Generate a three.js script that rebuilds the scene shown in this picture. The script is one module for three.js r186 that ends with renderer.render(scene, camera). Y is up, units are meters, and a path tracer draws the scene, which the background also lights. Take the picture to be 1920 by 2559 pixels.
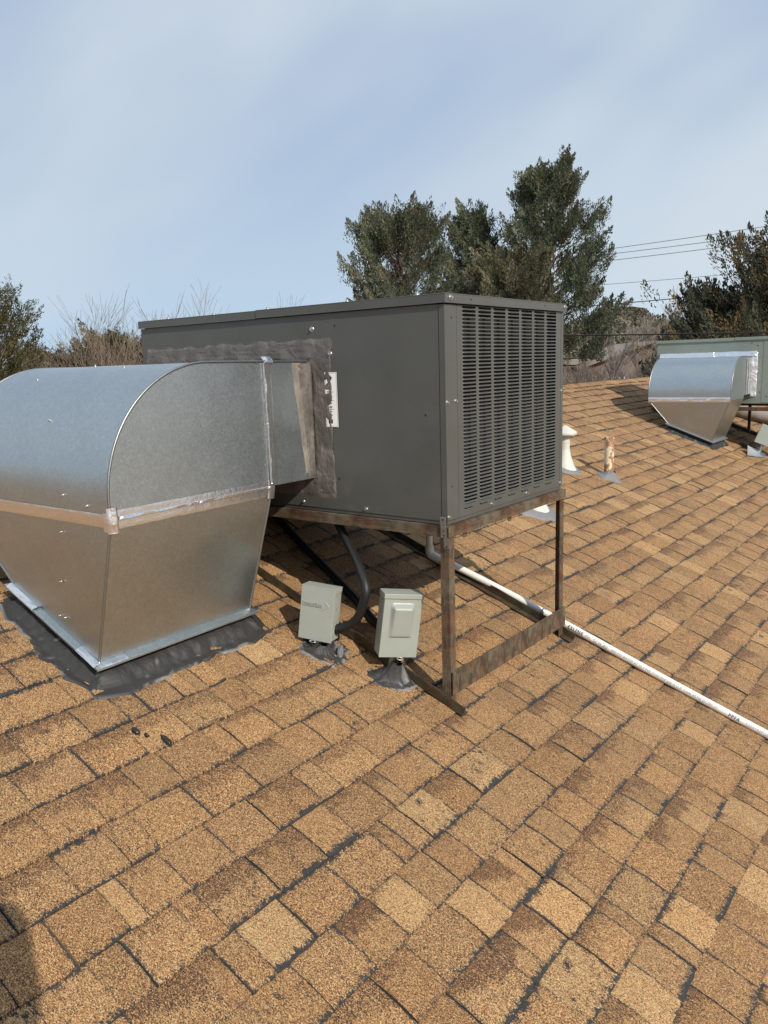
import * as THREE from 'three';
import { mergeGeometries, toCreasedNormals } from 'three/addons/utils/BufferGeometryUtils.js';
import { RoundedBoxGeometry } from 'three/addons/geometries/RoundedBoxGeometry.js';
import { MarchingCubes } from 'three/addons/objects/MarchingCubes.js';
import { FontLoader } from 'three/addons/loaders/FontLoader.js';
import { TextGeometry } from 'three/addons/geometries/TextGeometry.js';

// World: X runs along the eave, Y up, Z downhill. Origin = lower front corner of the near rooftop unit.
const D2R = Math.PI / 180;
const scene = new THREE.Scene();

// ---------------------------------------------------------------- camera, sky, sun, exposure
const camera = new THREE.PerspectiveCamera(65.38, 768 / 1024, 0.05, 3000);
camera.position.set(-2.3127, 0.5489, 1.5011);
camera.rotation.order = 'YXZ';
camera.rotation.set(-10.437 * D2R, -52.39 * D2R, -1.783 * D2R);
scene.add(camera);

const renderer = new THREE.WebGLRenderer({ antialias: true });
renderer.setSize(768, 1024);
renderer.toneMapping = THREE.LinearToneMapping;
renderer.toneMappingExposure = 1.0;
renderer.shadowMap.enabled = true;
renderer.shadowMap.type = THREE.PCFSoftShadowMap;

// noise helpers
function rng(seed) { let a = seed >>> 0; return () => { a = (a + 0x6D2B79F5) | 0; let t = Math.imul(a ^ (a >>> 15), 1 | a); t = (t + Math.imul(t ^ (t >>> 7), 61 | t)) ^ t; return ((t ^ (t >>> 14)) >>> 0) / 4294967296; }; }
function h3(x, y, z) { let n = Math.imul(x, 374761393) ^ Math.imul(y, 668265263) ^ Math.imul(z, 2147483647 ^ 0x5bd1e995); n = Math.imul(n ^ (n >>> 13), 1274126177); n ^= n >>> 16; n = Math.imul(n, 2246822519); return ((n ^ (n >>> 15)) >>> 0) / 4294967296; }
const fade = (t) => t * t * (3 - 2 * t);
function vn(x, y, z = 0) {
  const xi = Math.floor(x), yi = Math.floor(y), zi = Math.floor(z), u = fade(x - xi), v = fade(y - yi), w = fade(z - zi);
  const l = (a, b, t) => a + (b - a) * t;
  const p = (k) => l(l(h3(xi, yi, zi + k), h3(xi + 1, yi, zi + k), u), l(h3(xi, yi + 1, zi + k), h3(xi + 1, yi + 1, zi + k), u), v);
  return w === 0 ? p(0) : l(p(0), p(1), w);
}
function fbm(x, y, z = 0, o = 4) { let s = 0, a = 0.5, t = 0; for (let i = 0; i < o; i++) { s += a * vn(x, y, z); t += a; x *= 2.03; y *= 2.03; z *= 2.03; a *= 0.5; } return s / t; }
const sst = (a, b, x) => { const t = Math.min(1, Math.max(0, (x - a) / (b - a))); return t * t * (3 - 2 * t); };
const mix = (a, b, t) => a + (b - a) * t;

// sky: pale hazy blue with thin drawn-out cirrus, the same all the way round
const SUN = new THREE.Vector3(-0.265, 0.565, 0.775).normalize();
{
  const CIR = new THREE.Vector3(0.52, 0.50, 0.69).normalize();
  const W = 1024, H = 512, data = new Float32Array(W * H * 4), d = new THREE.Vector3();
  for (let j = 0; j < H; j++) for (let i = 0; i < W; i++) {
    const th = ((j + 0.5) / H - 0.5) * Math.PI, ph = ((i + 0.5) / W - 0.5) * 2 * Math.PI;
    d.set(Math.cos(th) * Math.cos(ph), Math.sin(th), Math.cos(th) * Math.sin(ph));
    const e = Math.max(0, d.y);
    const k = Math.pow(1 - e, 4.0), m = sst(0.0, 0.12, e);
    let r = mix(0.315, mix(0.49, 0.585, m), k), g = mix(0.425, mix(0.675, 0.735, m), k), b = mix(0.635, mix(0.85, 0.865, m), k);
    // thin cirrus, drawn out along one slanting direction
    const al = d.dot(CIR), qx = d.x - CIR.x * al, qy = d.y - CIR.y * al, qz = d.z - CIR.z * al;
    const X = qx * 2.6 + al * CIR.x * 0.8, Y = qy * 2.6 + al * CIR.y * 0.8, Z = qz * 2.6 + al * CIR.z * 0.8;
    const n = fbm(X * 1.1 + 5.3, Y * 1.1 + 8.8, Z * 1.1 + 2.4, 5), n2 = fbm(X * 3.4 + 1.3, Y * 3.4 + 9, Z * 3.4, 4);
    const c = sst(0.33, 0.66, n) * 0.78 + sst(0.42, 0.75, n2) * 0.16;
    r = mix(r, 0.675, c); g = mix(g, 0.755, c); b = mix(b, 0.815, c);
    const s = Math.max(0, d.dot(SUN)), glow = 0.5 * Math.pow(s, 12) + 0.25 * Math.pow(s, 3);
    r += glow * 0.55; g += glow * 0.53; b += glow * 0.48;
    if (d.y < 0) { const q = sst(0, -0.08, d.y); r = mix(r, 0.16, q); g = mix(g, 0.14, q); b = mix(b, 0.11, q); }
    const o = (j * W + i) * 4; data[o] = r; data[o + 1] = g; data[o + 2] = b; data[o + 3] = 1;
  }
  const t = new THREE.DataTexture(data, W, H, THREE.RGBAFormat, THREE.FloatType);
  t.mapping = THREE.EquirectangularReflectionMapping; t.magFilter = THREE.LinearFilter; t.minFilter = THREE.LinearFilter; t.needsUpdate = true;
  scene.background = t; scene.environment = t;
}
const sun = new THREE.DirectionalLight(new THREE.Color().setRGB(1, 0.93, 0.82), 4.9);
sun.position.copy(SUN).multiplyScalar(40); sun.target.position.set(2, 0, -2);
sun.position.add(sun.target.position);
sun.castShadow = true; sun.shadow.mapSize.set(4096, 4096);
Object.assign(sun.shadow.camera, { left: -14, right: 14, top: 14, bottom: -14, near: 1, far: 120 });
scene.add(sun, sun.target);

// ---------------------------------------------------------------- builders
const counts = {};
const numbered = (n) => { counts[n] = (counts[n] || 0) + 1; return counts[n] === 1 ? n : n + '_' + String(counts[n] - 1).padStart(3, '0'); };
function thing(name, label, category, group) {
  const o = new THREE.Group(); o.name = numbered(name); o.userData = { label, category };
  if (group) o.userData.group = group; scene.add(o); return o;
}
function structure(name) { const o = new THREE.Group(); o.name = name; o.userData = { kind: 'structure' }; scene.add(o); return o; }
function part(name, geo, mat, parent, label) {
  const m = new THREE.Mesh(Array.isArray(geo) ? merge(geo) : geo, mat); m.name = name; m.castShadow = m.receiveShadow = true;
  if (label) m.userData.label = label; parent.add(m); return m;
}
function merge(list) {
  const l = list.map((g) => { let q = g.index ? g.toNonIndexed() : g; for (const k of Object.keys(q.attributes)) if (!['position', 'normal', 'uv', 'color'].includes(k)) q.deleteAttribute(k); return q; });
  const anyC = l.some((g) => g.attributes.color), all = l.every((g) => g.attributes.color);
  if (anyC && !all) l.forEach((g) => g.deleteAttribute('color'));
  return mergeGeometries(l);
}
const V = (x, y, z) => new THREE.Vector3(x, y, z);
function bx(x0, x1, y0, y1, z0, z1, r = 0) {
  const w = x1 - x0, h = y1 - y0, d = z1 - z0;
  const g = r ? new RoundedBoxGeometry(w, h, d, 1, Math.min(r, w / 2.01, h / 2.01, d / 2.01)) : new THREE.BoxGeometry(w, h, d);
  g.translate((x0 + x1) / 2, (y0 + y1) / 2, (z0 + z1) / 2);
  // uv in metres, by the dominant axis
  const p = g.attributes.position, n = g.attributes.normal, uv = g.attributes.uv;
  for (let i = 0; i < p.count; i++) {
    const ax = Math.abs(n.getX(i)), ay = Math.abs(n.getY(i)), az = Math.abs(n.getZ(i));
    if (ax > ay && ax > az) uv.setXY(i, p.getZ(i), p.getY(i)); else if (ay > az) uv.setXY(i, p.getX(i), p.getZ(i)); else uv.setXY(i, p.getX(i), p.getY(i));
  }
  return g;
}
// parametric sheet; f(u,v) -> [x,y,z]; uv as given (metres) ; flip turns the normal
function sheet(f, nu, nv, { flip = false, uv = null, col = null } = {}) {
  const pos = [], uvs = [], cols = [], idx = [];
  for (let j = 0; j <= nv; j++) for (let i = 0; i <= nu; i++) {
    const u = i / nu, v = j / nv, q = f(u, v); pos.push(q[0], q[1], q[2]);
    const t = uv ? uv(u, v) : [u, v]; uvs.push(t[0], t[1]);
    if (col) cols.push(...col(u, v));
  }
  for (let j = 0; j < nv; j++) for (let i = 0; i < nu; i++) {
    const a = j * (nu + 1) + i, b = a + 1, c = a + nu + 1, d = c + 1;
    if (flip) idx.push(a, c, b, b, c, d); else idx.push(a, b, c, b, d, c);
  }
  const g = new THREE.BufferGeometry();
  g.setAttribute('position', new THREE.Float32BufferAttribute(pos, 3)); g.setAttribute('uv', new THREE.Float32BufferAttribute(uvs, 2));
  if (col) g.setAttribute('color', new THREE.Float32BufferAttribute(cols, 3));
  g.setIndex(idx); g.computeVertexNormals(); return g;
}
function tube(pts, r, seg = 40, rad = 10, closed = false) {
  const c = new THREE.CatmullRomCurve3(pts.map((p) => V(...p)), closed, 'centripetal');
  const g = new THREE.TubeGeometry(c, seg, r, rad, closed); const L = c.getLength(), uv = g.attributes.uv;
  for (let i = 0; i < uv.count; i++) uv.setXY(i, uv.getX(i) * L, uv.getY(i) * 2 * Math.PI * r);
  return g;
}
function capped(p0, p1, r, rad = 16, r1 = r) {
  const a = V(...p0), b = V(...p1), L = a.distanceTo(b), g = new THREE.CylinderGeometry(r1, r, L, rad, 1);
  g.translate(0, L / 2, 0); g.applyQuaternion(new THREE.Quaternion().setFromUnitVectors(V(0, 1, 0), b.clone().sub(a).normalize())); g.translate(a.x, a.y, a.z); return g;
}
// roof plane
const TH = 20.898 * D2R, TT = Math.tan(TH), CT = Math.cos(TH), ST = Math.sin(TH), Y0 = -0.6988;
const roofY = (z) => Y0 - z * TT;
const RP = (x, z, h = 0) => [x, roofY(z) + h * CT, z + h * ST];

// ---------------------------------------------------------------- textures
function dataTex(W, H, f, srgb, rep) {
  const d = new Uint8Array(W * H * 4);
  for (let y = 0; y < H; y++) for (let x = 0; x < W; x++) { const c = f(x, y), o = (y * W + x) * 4; d[o] = c[0]; d[o + 1] = c[1]; d[o + 2] = c[2]; d[o + 3] = 255; }
  const t = new THREE.DataTexture(d, W, H, THREE.RGBAFormat); t.wrapS = t.wrapT = THREE.RepeatWrapping; t.magFilter = THREE.LinearFilter; t.minFilter = THREE.LinearMipmapLinearFilter; t.generateMipmaps = true;
  if (srgb) t.colorSpace = THREE.SRGBColorSpace; if (rep) t.repeat.set(rep, rep); t.needsUpdate = true; return t;
}
// tiling noise
function tn(x, y, p, s) { const xi = Math.floor(x), yi = Math.floor(y), u = fade(x - xi), v = fade(y - yi), m = (a) => ((a % p) + p) % p; const a = h3(m(xi), m(yi), s), b = h3(m(xi + 1), m(yi), s), c = h3(m(xi), m(yi + 1), s), d = h3(m(xi + 1), m(yi + 1), s); return mix(mix(a, b, u), mix(c, d, u), v); }
function tfbm(x, y, p, s, o = 4) { let r = 0, a = 0.5, t = 0; for (let i = 0; i < o; i++) { r += a * tn(x * p, y * p, p, s + i); t += a; p *= 2; a *= 0.5; } return r / t; }
const cl = (v) => Math.max(0, Math.min(255, v));

// galvanised steel: fine spangle
const galvMap = dataTex(512, 512, (x, y) => { const n = tn(x / 2, y / 2, 256, 5), m = tn(x / 9, y / 9, 512 / 9 | 0, 9), k = tfbm(x / 512, y / 512, 4, 21), v = 190 + (n - 0.5) * 24 + (m - 0.5) * 10 + (k - 0.5) * 8; return [cl(v - 3), cl(v + 1), cl(v + 2)]; }, true, 2.6);
const galvRough = dataTex(512, 512, (x, y) => { const n = tn(x / 2, y / 2, 256, 5), k = tfbm(x / 512, y / 512, 5, 31), v = 255 * (0.44 + (n - 0.5) * 0.16 + (k - 0.5) * 0.06); return [0, cl(v), 255]; }, false, 2.6);
const foilBump = dataTex(512, 512, (x, y) => { const a = 1 - Math.abs(2 * tfbm(x / 512, y / 512, 10, 3, 3) - 1), b = 1 - Math.abs(2 * tfbm(x / 512, y / 512, 28, 8, 2) - 1), v = 255 * (0.65 * Math.pow(a, 3) + 0.35 * b); return [v, v, v]; }, false, 6);
// rusty steel
const rustMap = dataTex(1024, 1024, (x, y) => {   // v runs along the bar: streaks are drawn out that way
  const u = x / 1024, v = y / 1024, n = tfbm(u, v, 5, 41, 5), f = tfbm(u, v, 110, 55, 2), l = tn(u * 96, v * 10, 960, 77), s = tfbm(u, v, 12, 77, 4);
  const rust = sst(0.36, 0.62, n * 0.7 + l * 0.3), dk = sst(0.42, 0.66, s * 0.6 + l * 0.4);
  let c = [mix(92, 96, rust), mix(86, 70, rust), mix(70, 50, rust)];
  const o = sst(0.58, 0.74, tfbm(u, v, 9, 91, 4) * 0.75 + l * 0.25); c = [mix(c[0], 140, o * 0.5), mix(c[1], 88, o * 0.5), mix(c[2], 50, o * 0.5)];
  c = c.map((q, i) => mix(q, [58, 44, 35][i], dk * 0.6) * (0.84 + f * 0.32)); return c.map(cl);
}, true, 3);
const rustRough = dataTex(256, 256, (x, y) => { const v = 255 * (0.55 + 0.35 * tfbm(x / 256, y / 256, 8, 4, 3)); return [0, v, 90 * (1 - sst(0.35, 0.6, tfbm(x / 256, y / 256, 6, 41, 4)))]; }, false, 3);
const grimeMap = dataTex(512, 512, (x, y) => { const u = x / 512, v = y / 512, n = tfbm(u, v, 5, 61, 5), f = tn(x / 2, y / 2, 256, 8), k = 238 + (n - 0.5) * 26 + (f - 0.5) * 8; return [k, k, k - 2].map(cl); }, true, 1.4);
const paintRough = dataTex(512, 512, (x, y) => { const u = x / 512, v = y / 512, v2 = 255 * (0.36 + 0.16 * (tfbm(u, v, 4, 15, 5) - 0.5) + 0.22 * sst(0.62, 0.72, tfbm(u, v, 9, 44, 3))); return [0, v2, 0]; }, false, 1.1);
const mastBump = dataTex(512, 512, (x, y) => { const v = 255 * tfbm(x / 512, y / 512, 8, 18, 5); return [v, v, v]; }, false, 4);
const mastMap = dataTex(512, 512, (x, y) => { const n = tfbm(x / 512, y / 512, 6, 27, 5), f = tn(x / 2, y / 2, 256, 4), k = 0.72 + n * 0.5 + (f - 0.5) * 0.14; return [cl(200 * k), cl(196 * k), cl(192 * k)]; }, true, 4);
const barkMap = dataTex(256, 256, (x, y) => { const n = tfbm(x / 256, y / 1024, 24, 71, 3), k = 90 + n * 90; return [cl(k), cl(k * 0.84), cl(k * 0.7)]; }, true, 1);

// ---------------------------------------------------------------- materials
const rgb = (r, g, b) => new THREE.Color().setRGB(r, g, b);
const std = (o) => new THREE.MeshStandardMaterial({ side: THREE.DoubleSide, ...o });
const M = {
  galv: std({ color: rgb(0.92, 0.97, 1.0), map: galvMap, metalness: 1, roughness: 1, roughnessMap: galvRough }),
  galvSmooth: std({ color: rgb(0.94, 0.98, 1), map: galvMap, metalness: 1, roughness: 0.80, roughnessMap: galvRough }),
  foil: std({ color: rgb(0.88, 0.88, 0.9), metalness: 1, roughness: 0.30, bumpMap: foilBump, bumpScale: 0.0007 }),
  paint: std({ color: rgb(0.086, 0.087, 0.081), map: grimeMap, roughness: 1, roughnessMap: paintRough, metalness: 0.0 }),
  paintDk: std({ color: rgb(0.05, 0.05, 0.048), roughness: 0.7 }),
  greenPaint: std({ color: rgb(0.235, 0.272, 0.245), map: grimeMap, roughness: 0.45 }),
  coil: std({ color: rgb(0.06, 0.06, 0.058), roughness: 0.8 }),
  boxPaint: std({ color: rgb(0.325, 0.35, 0.32), map: grimeMap, roughness: 0.42 }),
  steel: std({ color: rgb(0.52, 0.52, 0.51), metalness: 1, roughness: 0.42 }),
  zinc: std({ color: rgb(0.62, 0.62, 0.6), map: galvMap, metalness: 1, roughness: 0.42 }),
  rust: std({ color: rgb(1, 1, 1), map: rustMap, roughness: 1, metalness: 1, roughnessMap: rustRough, metalnessMap: rustRough }),
  railSteel: std({ color: rgb(0.62, 0.66, 0.60), map: rustMap, roughness: 0.6, metalness: 0.2 }),
  mastic: std({ color: rgb(0.215, 0.200, 0.188), map: mastMap, roughness: 0.42, bumpMap: mastBump, bumpScale: 0.003 }),
  masticPale: std({ color: rgb(0.31, 0.29, 0.26), map: mastMap, roughness: 0.7, bumpMap: mastBump, bumpScale: 0.003 }),
  cement: std({ color: rgb(1, 1, 1), vertexColors: true, roughness: 0.6, bumpMap: mastBump, bumpScale: 0.006 }),
  curb: std({ color: rgb(0.022, 0.021, 0.02), roughness: 0.65, bumpMap: mastBump, bumpScale: 0.004 }),
  pvc: std({ color: rgb(0.62, 0.60, 0.56), roughness: 0.38, map: grimeMap }),
  conduit: std({ color: rgb(0.006, 0.006, 0.007), roughness: 0.55 }),
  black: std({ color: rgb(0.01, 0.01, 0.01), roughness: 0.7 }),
  white: std({ color: rgb(0.58, 0.57, 0.53), map: grimeMap, roughness: 0.6 }),
  lead: std({ color: rgb(0.19, 0.195, 0.205), roughness: 0.6, metalness: 0.2, bumpMap: mastBump, bumpScale: 0.004 }),
};

// ================================================================ ROOF
const roof = structure('roof');
const EX = 0.1372, Z0 = 0.167, RIDGE = -2.515, EAVE = 3.6, XA = -5, XB = 24;   // EX: course step measured along z
// atlas of weathered tab faces: granules, streaks of darker granules, edges worn down to the asphalt
const AT = 2048, CH = 157, WIDE = 272, NAR = 136, NW = 6, NN = 3, NR = 13;
let atlas, atlasBump;
{
  const col = new Uint8Array(AT * AT * 4), bmp = new Uint8Array(AT * AT * 4);
  const PAL = [[220, 188, 138], [191, 148, 97], [162, 115, 72], [115, 79, 51], [74, 55, 43], [47, 43, 41]];
  const G = 2.25, gi = Math.ceil(AT / G) + 2;
  const cells = [];
  for (let r = 0; r < NR; r++) { let x = 0; for (let c = 0; c < NW + NN; c++) { const w = c < NW ? WIDE : NAR; cells.push([x, r * CH, w, CH, cells.length]); x += w; } }
  for (const [cx, cy, cw, ch, id] of cells) {
    const R = rng(900 + id), lite = R(), band = R() < 0.55 ? 0.12 + 0.38 * R() : 0, bandS = 0.55 + 0.45 * R(), wb = -4 + 20 * R() * R(), ws = [-5 + 18 * R() * R(), -5 + 18 * R() * R()], worn = R() < 0.32 ? 0.03 + 0.08 * R() : 0.0, streak = R(), wt = R() < 0.18 ? 4 + 16 * R() : -40, bandSide = R() < 0.5 ? 0.8 * (R() - 0.5) : 0;
    const wts = lite < 0.12 ? [0.27, 0.38, 0.19, 0.09, 0.045, 0.025] : lite < 0.76 ? [0.16, 0.32, 0.25, 0.15, 0.075, 0.045] : [0.12, 0.28, 0.26, 0.19, 0.095, 0.055];
    const wtb = [0.03, 0.10, 0.17, 0.34, 0.24, 0.12];
    for (let y = 0; y < ch; y++) for (let x = 0; x < cw; x++) {
      const X = cx + x, Y = cy + y;
      // nearest granule
      const gx = Math.floor(X / G), gy = Math.floor(Y / G); let bd = 1e9, bi = 0, bj = 0;
      for (let j = -1; j <= 1; j++) for (let i = -1; i <= 1; i++) { const hx = h3(gx + i, gy + j, 11), hy = h3(gx + i, gy + j, 12); const dx = (gx + i + hx) * G - X, dy = (gy + j + hy) * G - Y, d = dx * dx + dy * dy; if (d < bd) { bd = d; bi = gx + i; bj = gy + j; } }
      const hr = h3(bi, bj, 13), hb = h3(bi, bj, 14);
      const u = x / cw, v = y / ch;             // v = 0 butt edge (downhill), 1 uphill
      const n1 = fbm(X * 0.035, Y * 0.035, 3.3, 3), n2 = fbm(X * 0.10 + 50, Y * 0.10, 9.1, 3), n3 = vn(X * 0.3, Y * 0.3, 4.2);
      // darker granule streak at the top of the tab
      let bk = band ? sst(1 - band - 0.10, 1 - band + 0.12, v + (n1 - 0.5) * 0.5 + (u - 0.5) * bandSide) * bandS : 0;
      bk = Math.max(bk, (streak < 0.5 ? 0.32 : 0.18) * sst(0.55, 0.75, n1));
      let acc = 0, k = 0; for (; k < 5; k++) { acc += mix(wts[k], wtb[k], bk); if (hr < acc) break; }
      let c = PAL[k], sh = 0.90 + 0.2 * hb;
      // worn to asphalt
      const ragged = (n2 - 0.5) * 38 + (n1 - 0.5) * 14 + (n3 - 0.5) * 10;
      const eB = y - wb - ragged * (0.45 + 0.5 * n1), eL = x - ws[0] - ragged * 0.5, eR = cw - 1 - x - ws[1] - ragged * 0.5;
      const eT = ch - 1 - y - wt - ragged * 0.8;
      let wear = Math.min(eB, eL, eR, eT);
      if (worn) wear = Math.min(wear, (0.70 - worn - n1 * 0.5 - n2 * 0.35) * 90);
      let isA = wear < 0 && hb > 0.10 ? 1 : (wear < 16 && hb < 0.5 * Math.pow(1 - wear / 16, 1.5) ? 1 : 0);
      if (isA) { const t = 46 + 22 * n3 + 26 * (h3(X, Y, 6) - 0.5) + (hr > 0.9 ? 30 : 0); c = [t, t * 0.965, t * 0.93]; sh = 1; }
      const o = (Y * AT + X) * 4; col[o] = cl(c[0] * sh); col[o + 1] = cl(c[1] * sh); col[o + 2] = cl(c[2] * sh); col[o + 3] = 255;
      const hgt = isA ? 70 + 30 * n3 : 150 + 90 * (hb - 0.5) + 50 * (1 - Math.sqrt(bd) / G); bmp[o] = bmp[o + 1] = bmp[o + 2] = cl(hgt); bmp[o + 3] = 255;
    }
  }
  const mk = (d, s) => { const t = new THREE.DataTexture(d, AT, AT, THREE.RGBAFormat); t.magFilter = THREE.LinearFilter; t.minFilter = THREE.LinearMipmapLinearFilter; t.generateMipmaps = true; if (s) t.colorSpace = THREE.SRGBColorSpace; t.needsUpdate = true; return t; };
  atlas = mk(col, true); atlasBump = mk(bmp, false);
}
const shingleMat = std({ map: atlas, vertexColors: true, roughness: 0.93, bumpMap: atlasBump, bumpScale: 0.0016 });
const deckMat = std({ color: rgb(0.035, 0.033, 0.031), roughness: 0.9 });
// deck (asphalt under-layer), near and far slope
part('deck', [
  sheet((u, v) => RP(mix(XA, XB, u), mix(RIDGE, EAVE, v), -0.004), 2, 2, { flip: true }),
  sheet((u, v) => { const z = mix(RIDGE, 2 * RIDGE - EAVE, v); return [mix(XA, XB, u), roofY(2 * RIDGE - z) - 0.004, z]; }, 2, 2),
], deckMat, roof);

function tabGeo(x0, x1, z0, z1, lift, R, mirrorRidge) {
  // z0 uphill, z1 downhill (butt). Grid 5 x 4 on top + butt and side faces. Returns geometry in world space
  const w = x1 - x0, wide = w > 0.1, cell = wide ? Math.floor(R() * NW) : NW + Math.floor(R() * NN), row = Math.floor(R() * NR);
  const cx = cell < NW ? cell * WIDE : NW * WIDE + (cell - NW) * NAR, cw = cell < NW ? WIDE : NAR;
  const U0 = (cx + 0.7) / AT, U1 = (cx + cw - 0.7) / AT, W0 = (row * CH + 0.7) / AT, W1 = (row * CH + CH - 0.7) / AT, fl = R() < 0.0;
  const tone = 0.61 + 0.13 * R(), warm = (R() - 0.5) * 0.06, cc = [tone * (1 + warm), tone, tone * (1 - warm)];
  const NX = 4, NZ = 4, jl = (R() - 0.5) * 0.004, jr = (R() - 0.5) * 0.004, jb = [], wl = (R() - 0.5) * 0.006, wr = (R() - 0.5) * 0.006;
  for (let i = 0; i <= NX; i++) jb.push((R() - 0.5) * 0.003);
  const curl = (R() - 0.4) * 0.006, hump = 0.0015 + 0.0025 * R(), cornL = R() * R() * 0.006, cornR = R() * R() * 0.006;
  const top = [], P = [], N = [], UV = [], C = [], I = [];
  const pt = (i, j) => {
    const u = i / NX, v = j / NZ;          // v 0 uphill .. 1 butt
    const side = Math.sin(v * Math.PI);
    const x = mix(x0 + jl + wl * side * 0.5, x1 + jr + wr * side * 0.5, u);
    let z = mix(z0 - 0.012, z1, v); if (j === NZ) z += jb[i] - (i === 0 ? cornL : i === NX ? cornR : 0) * 1.2;
    const h = 0.001 + lift * sst(0.0, 0.55, v) + hump * Math.sin(Math.PI * v) + curl * v * v * (2 * u - 1) * 0.5 + 0.0035 * v;
    return [x, z, h];
  };
  const push = (p, uv) => { const q = RP(p[0], p[1], p[2]); P.push(...q); UV.push(...uv); C.push(...cc); return P.length / 3 - 1; };
  for (let j = 0; j <= NZ; j++) for (let i = 0; i <= NX; i++) { const p = pt(i, j), v = j / NZ, u = i / NX; push(p, [mix(U0, U1, fl ? 1 - u : u), mix(W1, W0, v)]); }
  const id = (i, j) => j * (NX + 1) + i;
  for (let j = 0; j < NZ; j++) for (let i = 0; i < NX; i++) I.push(id(i, j), id(i, j + 1), id(i + 1, j), id(i + 1, j), id(i, j + 1), id(i + 1, j + 1));
  // butt and sides drop down to the course below (asphalt coloured part of the atlas: the butt edge row)
  const skirt = (list) => { const a = []; for (const [i, j] of list) { const p = pt(i, j); a.push(push(p, [mix(U0, U1, i / NX), W0]), push([p[0], p[1], -0.003], [mix(U0, U1, i / NX), W0])); } for (let k = 0; k + 3 < a.length; k += 2) I.push(a[k], a[k + 1], a[k + 2], a[k + 2], a[k + 1], a[k + 3]); };
  const L1 = []; for (let i = 0; i <= NX; i++) L1.push([i, NZ]); skirt(L1);
  const L2 = []; for (let j = 0; j <= NZ; j += 2) L2.push([0, j]); skirt(L2);
  const L3 = []; for (let j = NZ; j >= 0; j -= 2) L3.push([NX, j]); skirt(L3);
  const g = new THREE.BufferGeometry();
  g.setAttribute('position', new THREE.Float32BufferAttribute(P, 3)); g.setAttribute('uv', new THREE.Float32BufferAttribute(UV, 2)); g.setAttribute('color', new THREE.Float32BufferAttribute(C, 3));
  g.setIndex(I); g.computeVertexNormals(); return g;
}
{
  camera.updateMatrixWorld(true); camera.updateProjectionMatrix();
  const tabs = [], R = rng(4242);
  const k0 = Math.ceil((RIDGE - Z0) / EX), k1 = Math.floor((EAVE - Z0) / EX);
  for (let k = k0; k <= k1; k++) {
    const zb = Z0 + k * EX, za = Math.max(RIDGE + 0.005, zb - EX); let x = XA + R() * 0.2, high = R() < 0.5;
    while (x < XB) {
      const w = R() < 0.2 ? 0.045 + 0.045 * R() : 0.115 + 0.08 * R();
      const gap = R() < 0.3 ? 0.0022 : 0.0006;
      // only as far as the roof is looked at from here and a few steps to either side
      const lim = zb > 1.9 ? x < 3 : true;
      if (lim) {
        const lift = (high ? 0.0042 : 0.0018) + 0.0012 * R();
        tabs.push({ g: tabGeo(x, x + w - gap, za, zb, lift, R), x, w, za, zb });
      } else { for (let q = 0; q < 14; q++) R(); }
      x += w; if (R() < 0.8) high = !high;
    }
  }
  // the 300 that show largest in the picture become parts of their own, the rest one joined field
  for (const t of tabs) {
    const q = [[t.x, t.za], [t.x + t.w, t.za], [t.x + t.w, t.zb], [t.x, t.zb]].map(([a, b]) => V(...RP(a, b)).project(camera));
    const inside = q.every((v) => v.z < 1 && Math.abs(v.x) < 1.05 && Math.abs(v.y) < 1.05), hidden = t.x > -1.0 && t.x + t.w < -0.25 && t.zb < -0.72 && t.za > -1.2;
    let area = 0; for (let k = 0; k < 4; k++) area += q[k].x * q[(k + 1) % 4].y - q[(k + 1) % 4].x * q[k].y;
    t.shown = inside && !hidden ? Math.abs(area) : 0;
  }
  tabs.sort((p, q) => q.shown - p.shown);
  for (let i = 0; i < 300; i++) part(i ? 'shingle_' + String(i).padStart(3, '0') : 'shingle', tabs[i].g, shingleMat, roof);
  const rest = part('shingle_field', tabs.slice(300).map((t) => t.g), shingleMat, roof); rest.userData.kind = 'stuff';
  // ridge caps
  const caps = []; let x = XA;
  while (x < XB) {
    const w = 0.14, l = 0.004 + 0.003 * R(), a = tabGeo(x, x + w, RIDGE - 0.0, RIDGE + 0.14, 0.008 + l, R);
    const b = a.clone(), p = b.attributes.position; for (let i = 0; i < p.count; i++) p.setZ(i, 2 * RIDGE - p.getZ(i));
    caps.push(a, b); x += w;
  }
  const rc = part('ridge_caps', caps, shingleMat, roof); rc.userData.kind = 'stuff';
}
// house below the roof
{
  const h = structure('house_walls');
  const m = std({ color: rgb(0.36, 0.30, 0.23), roughness: 0.9, map: grimeMap });
  const zN = EAVE - 0.4, zF = 2 * RIDGE - zN, top = roofY(zN) - 0.06;
  part('wall', bx(XA + 0.3, XB - 0.3, -4.6, top, zN - 0.15, zN), m, h); part('wall', bx(XA + 0.3, XB - 0.3, -4.6, top, zF, zF + 0.15), m, h);
  for (const xs of [XA + 0.3, XB - 0.45]) {
    const s = new THREE.Shape(); s.moveTo(zF + 0.15, -4.6); s.lineTo(zN - 0.15, -4.6); s.lineTo(zN - 0.15, top); s.lineTo(RIDGE, roofY(RIDGE) - 0.06); s.lineTo(zF + 0.15, top); s.closePath();
    const g = new THREE.ExtrudeGeometry(s, { depth: 0.15, bevelEnabled: false }); g.rotateY(-Math.PI / 2); g.translate(xs + 0.15, 0, 0); part('gable_wall', g, m, h);
  }
}

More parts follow.
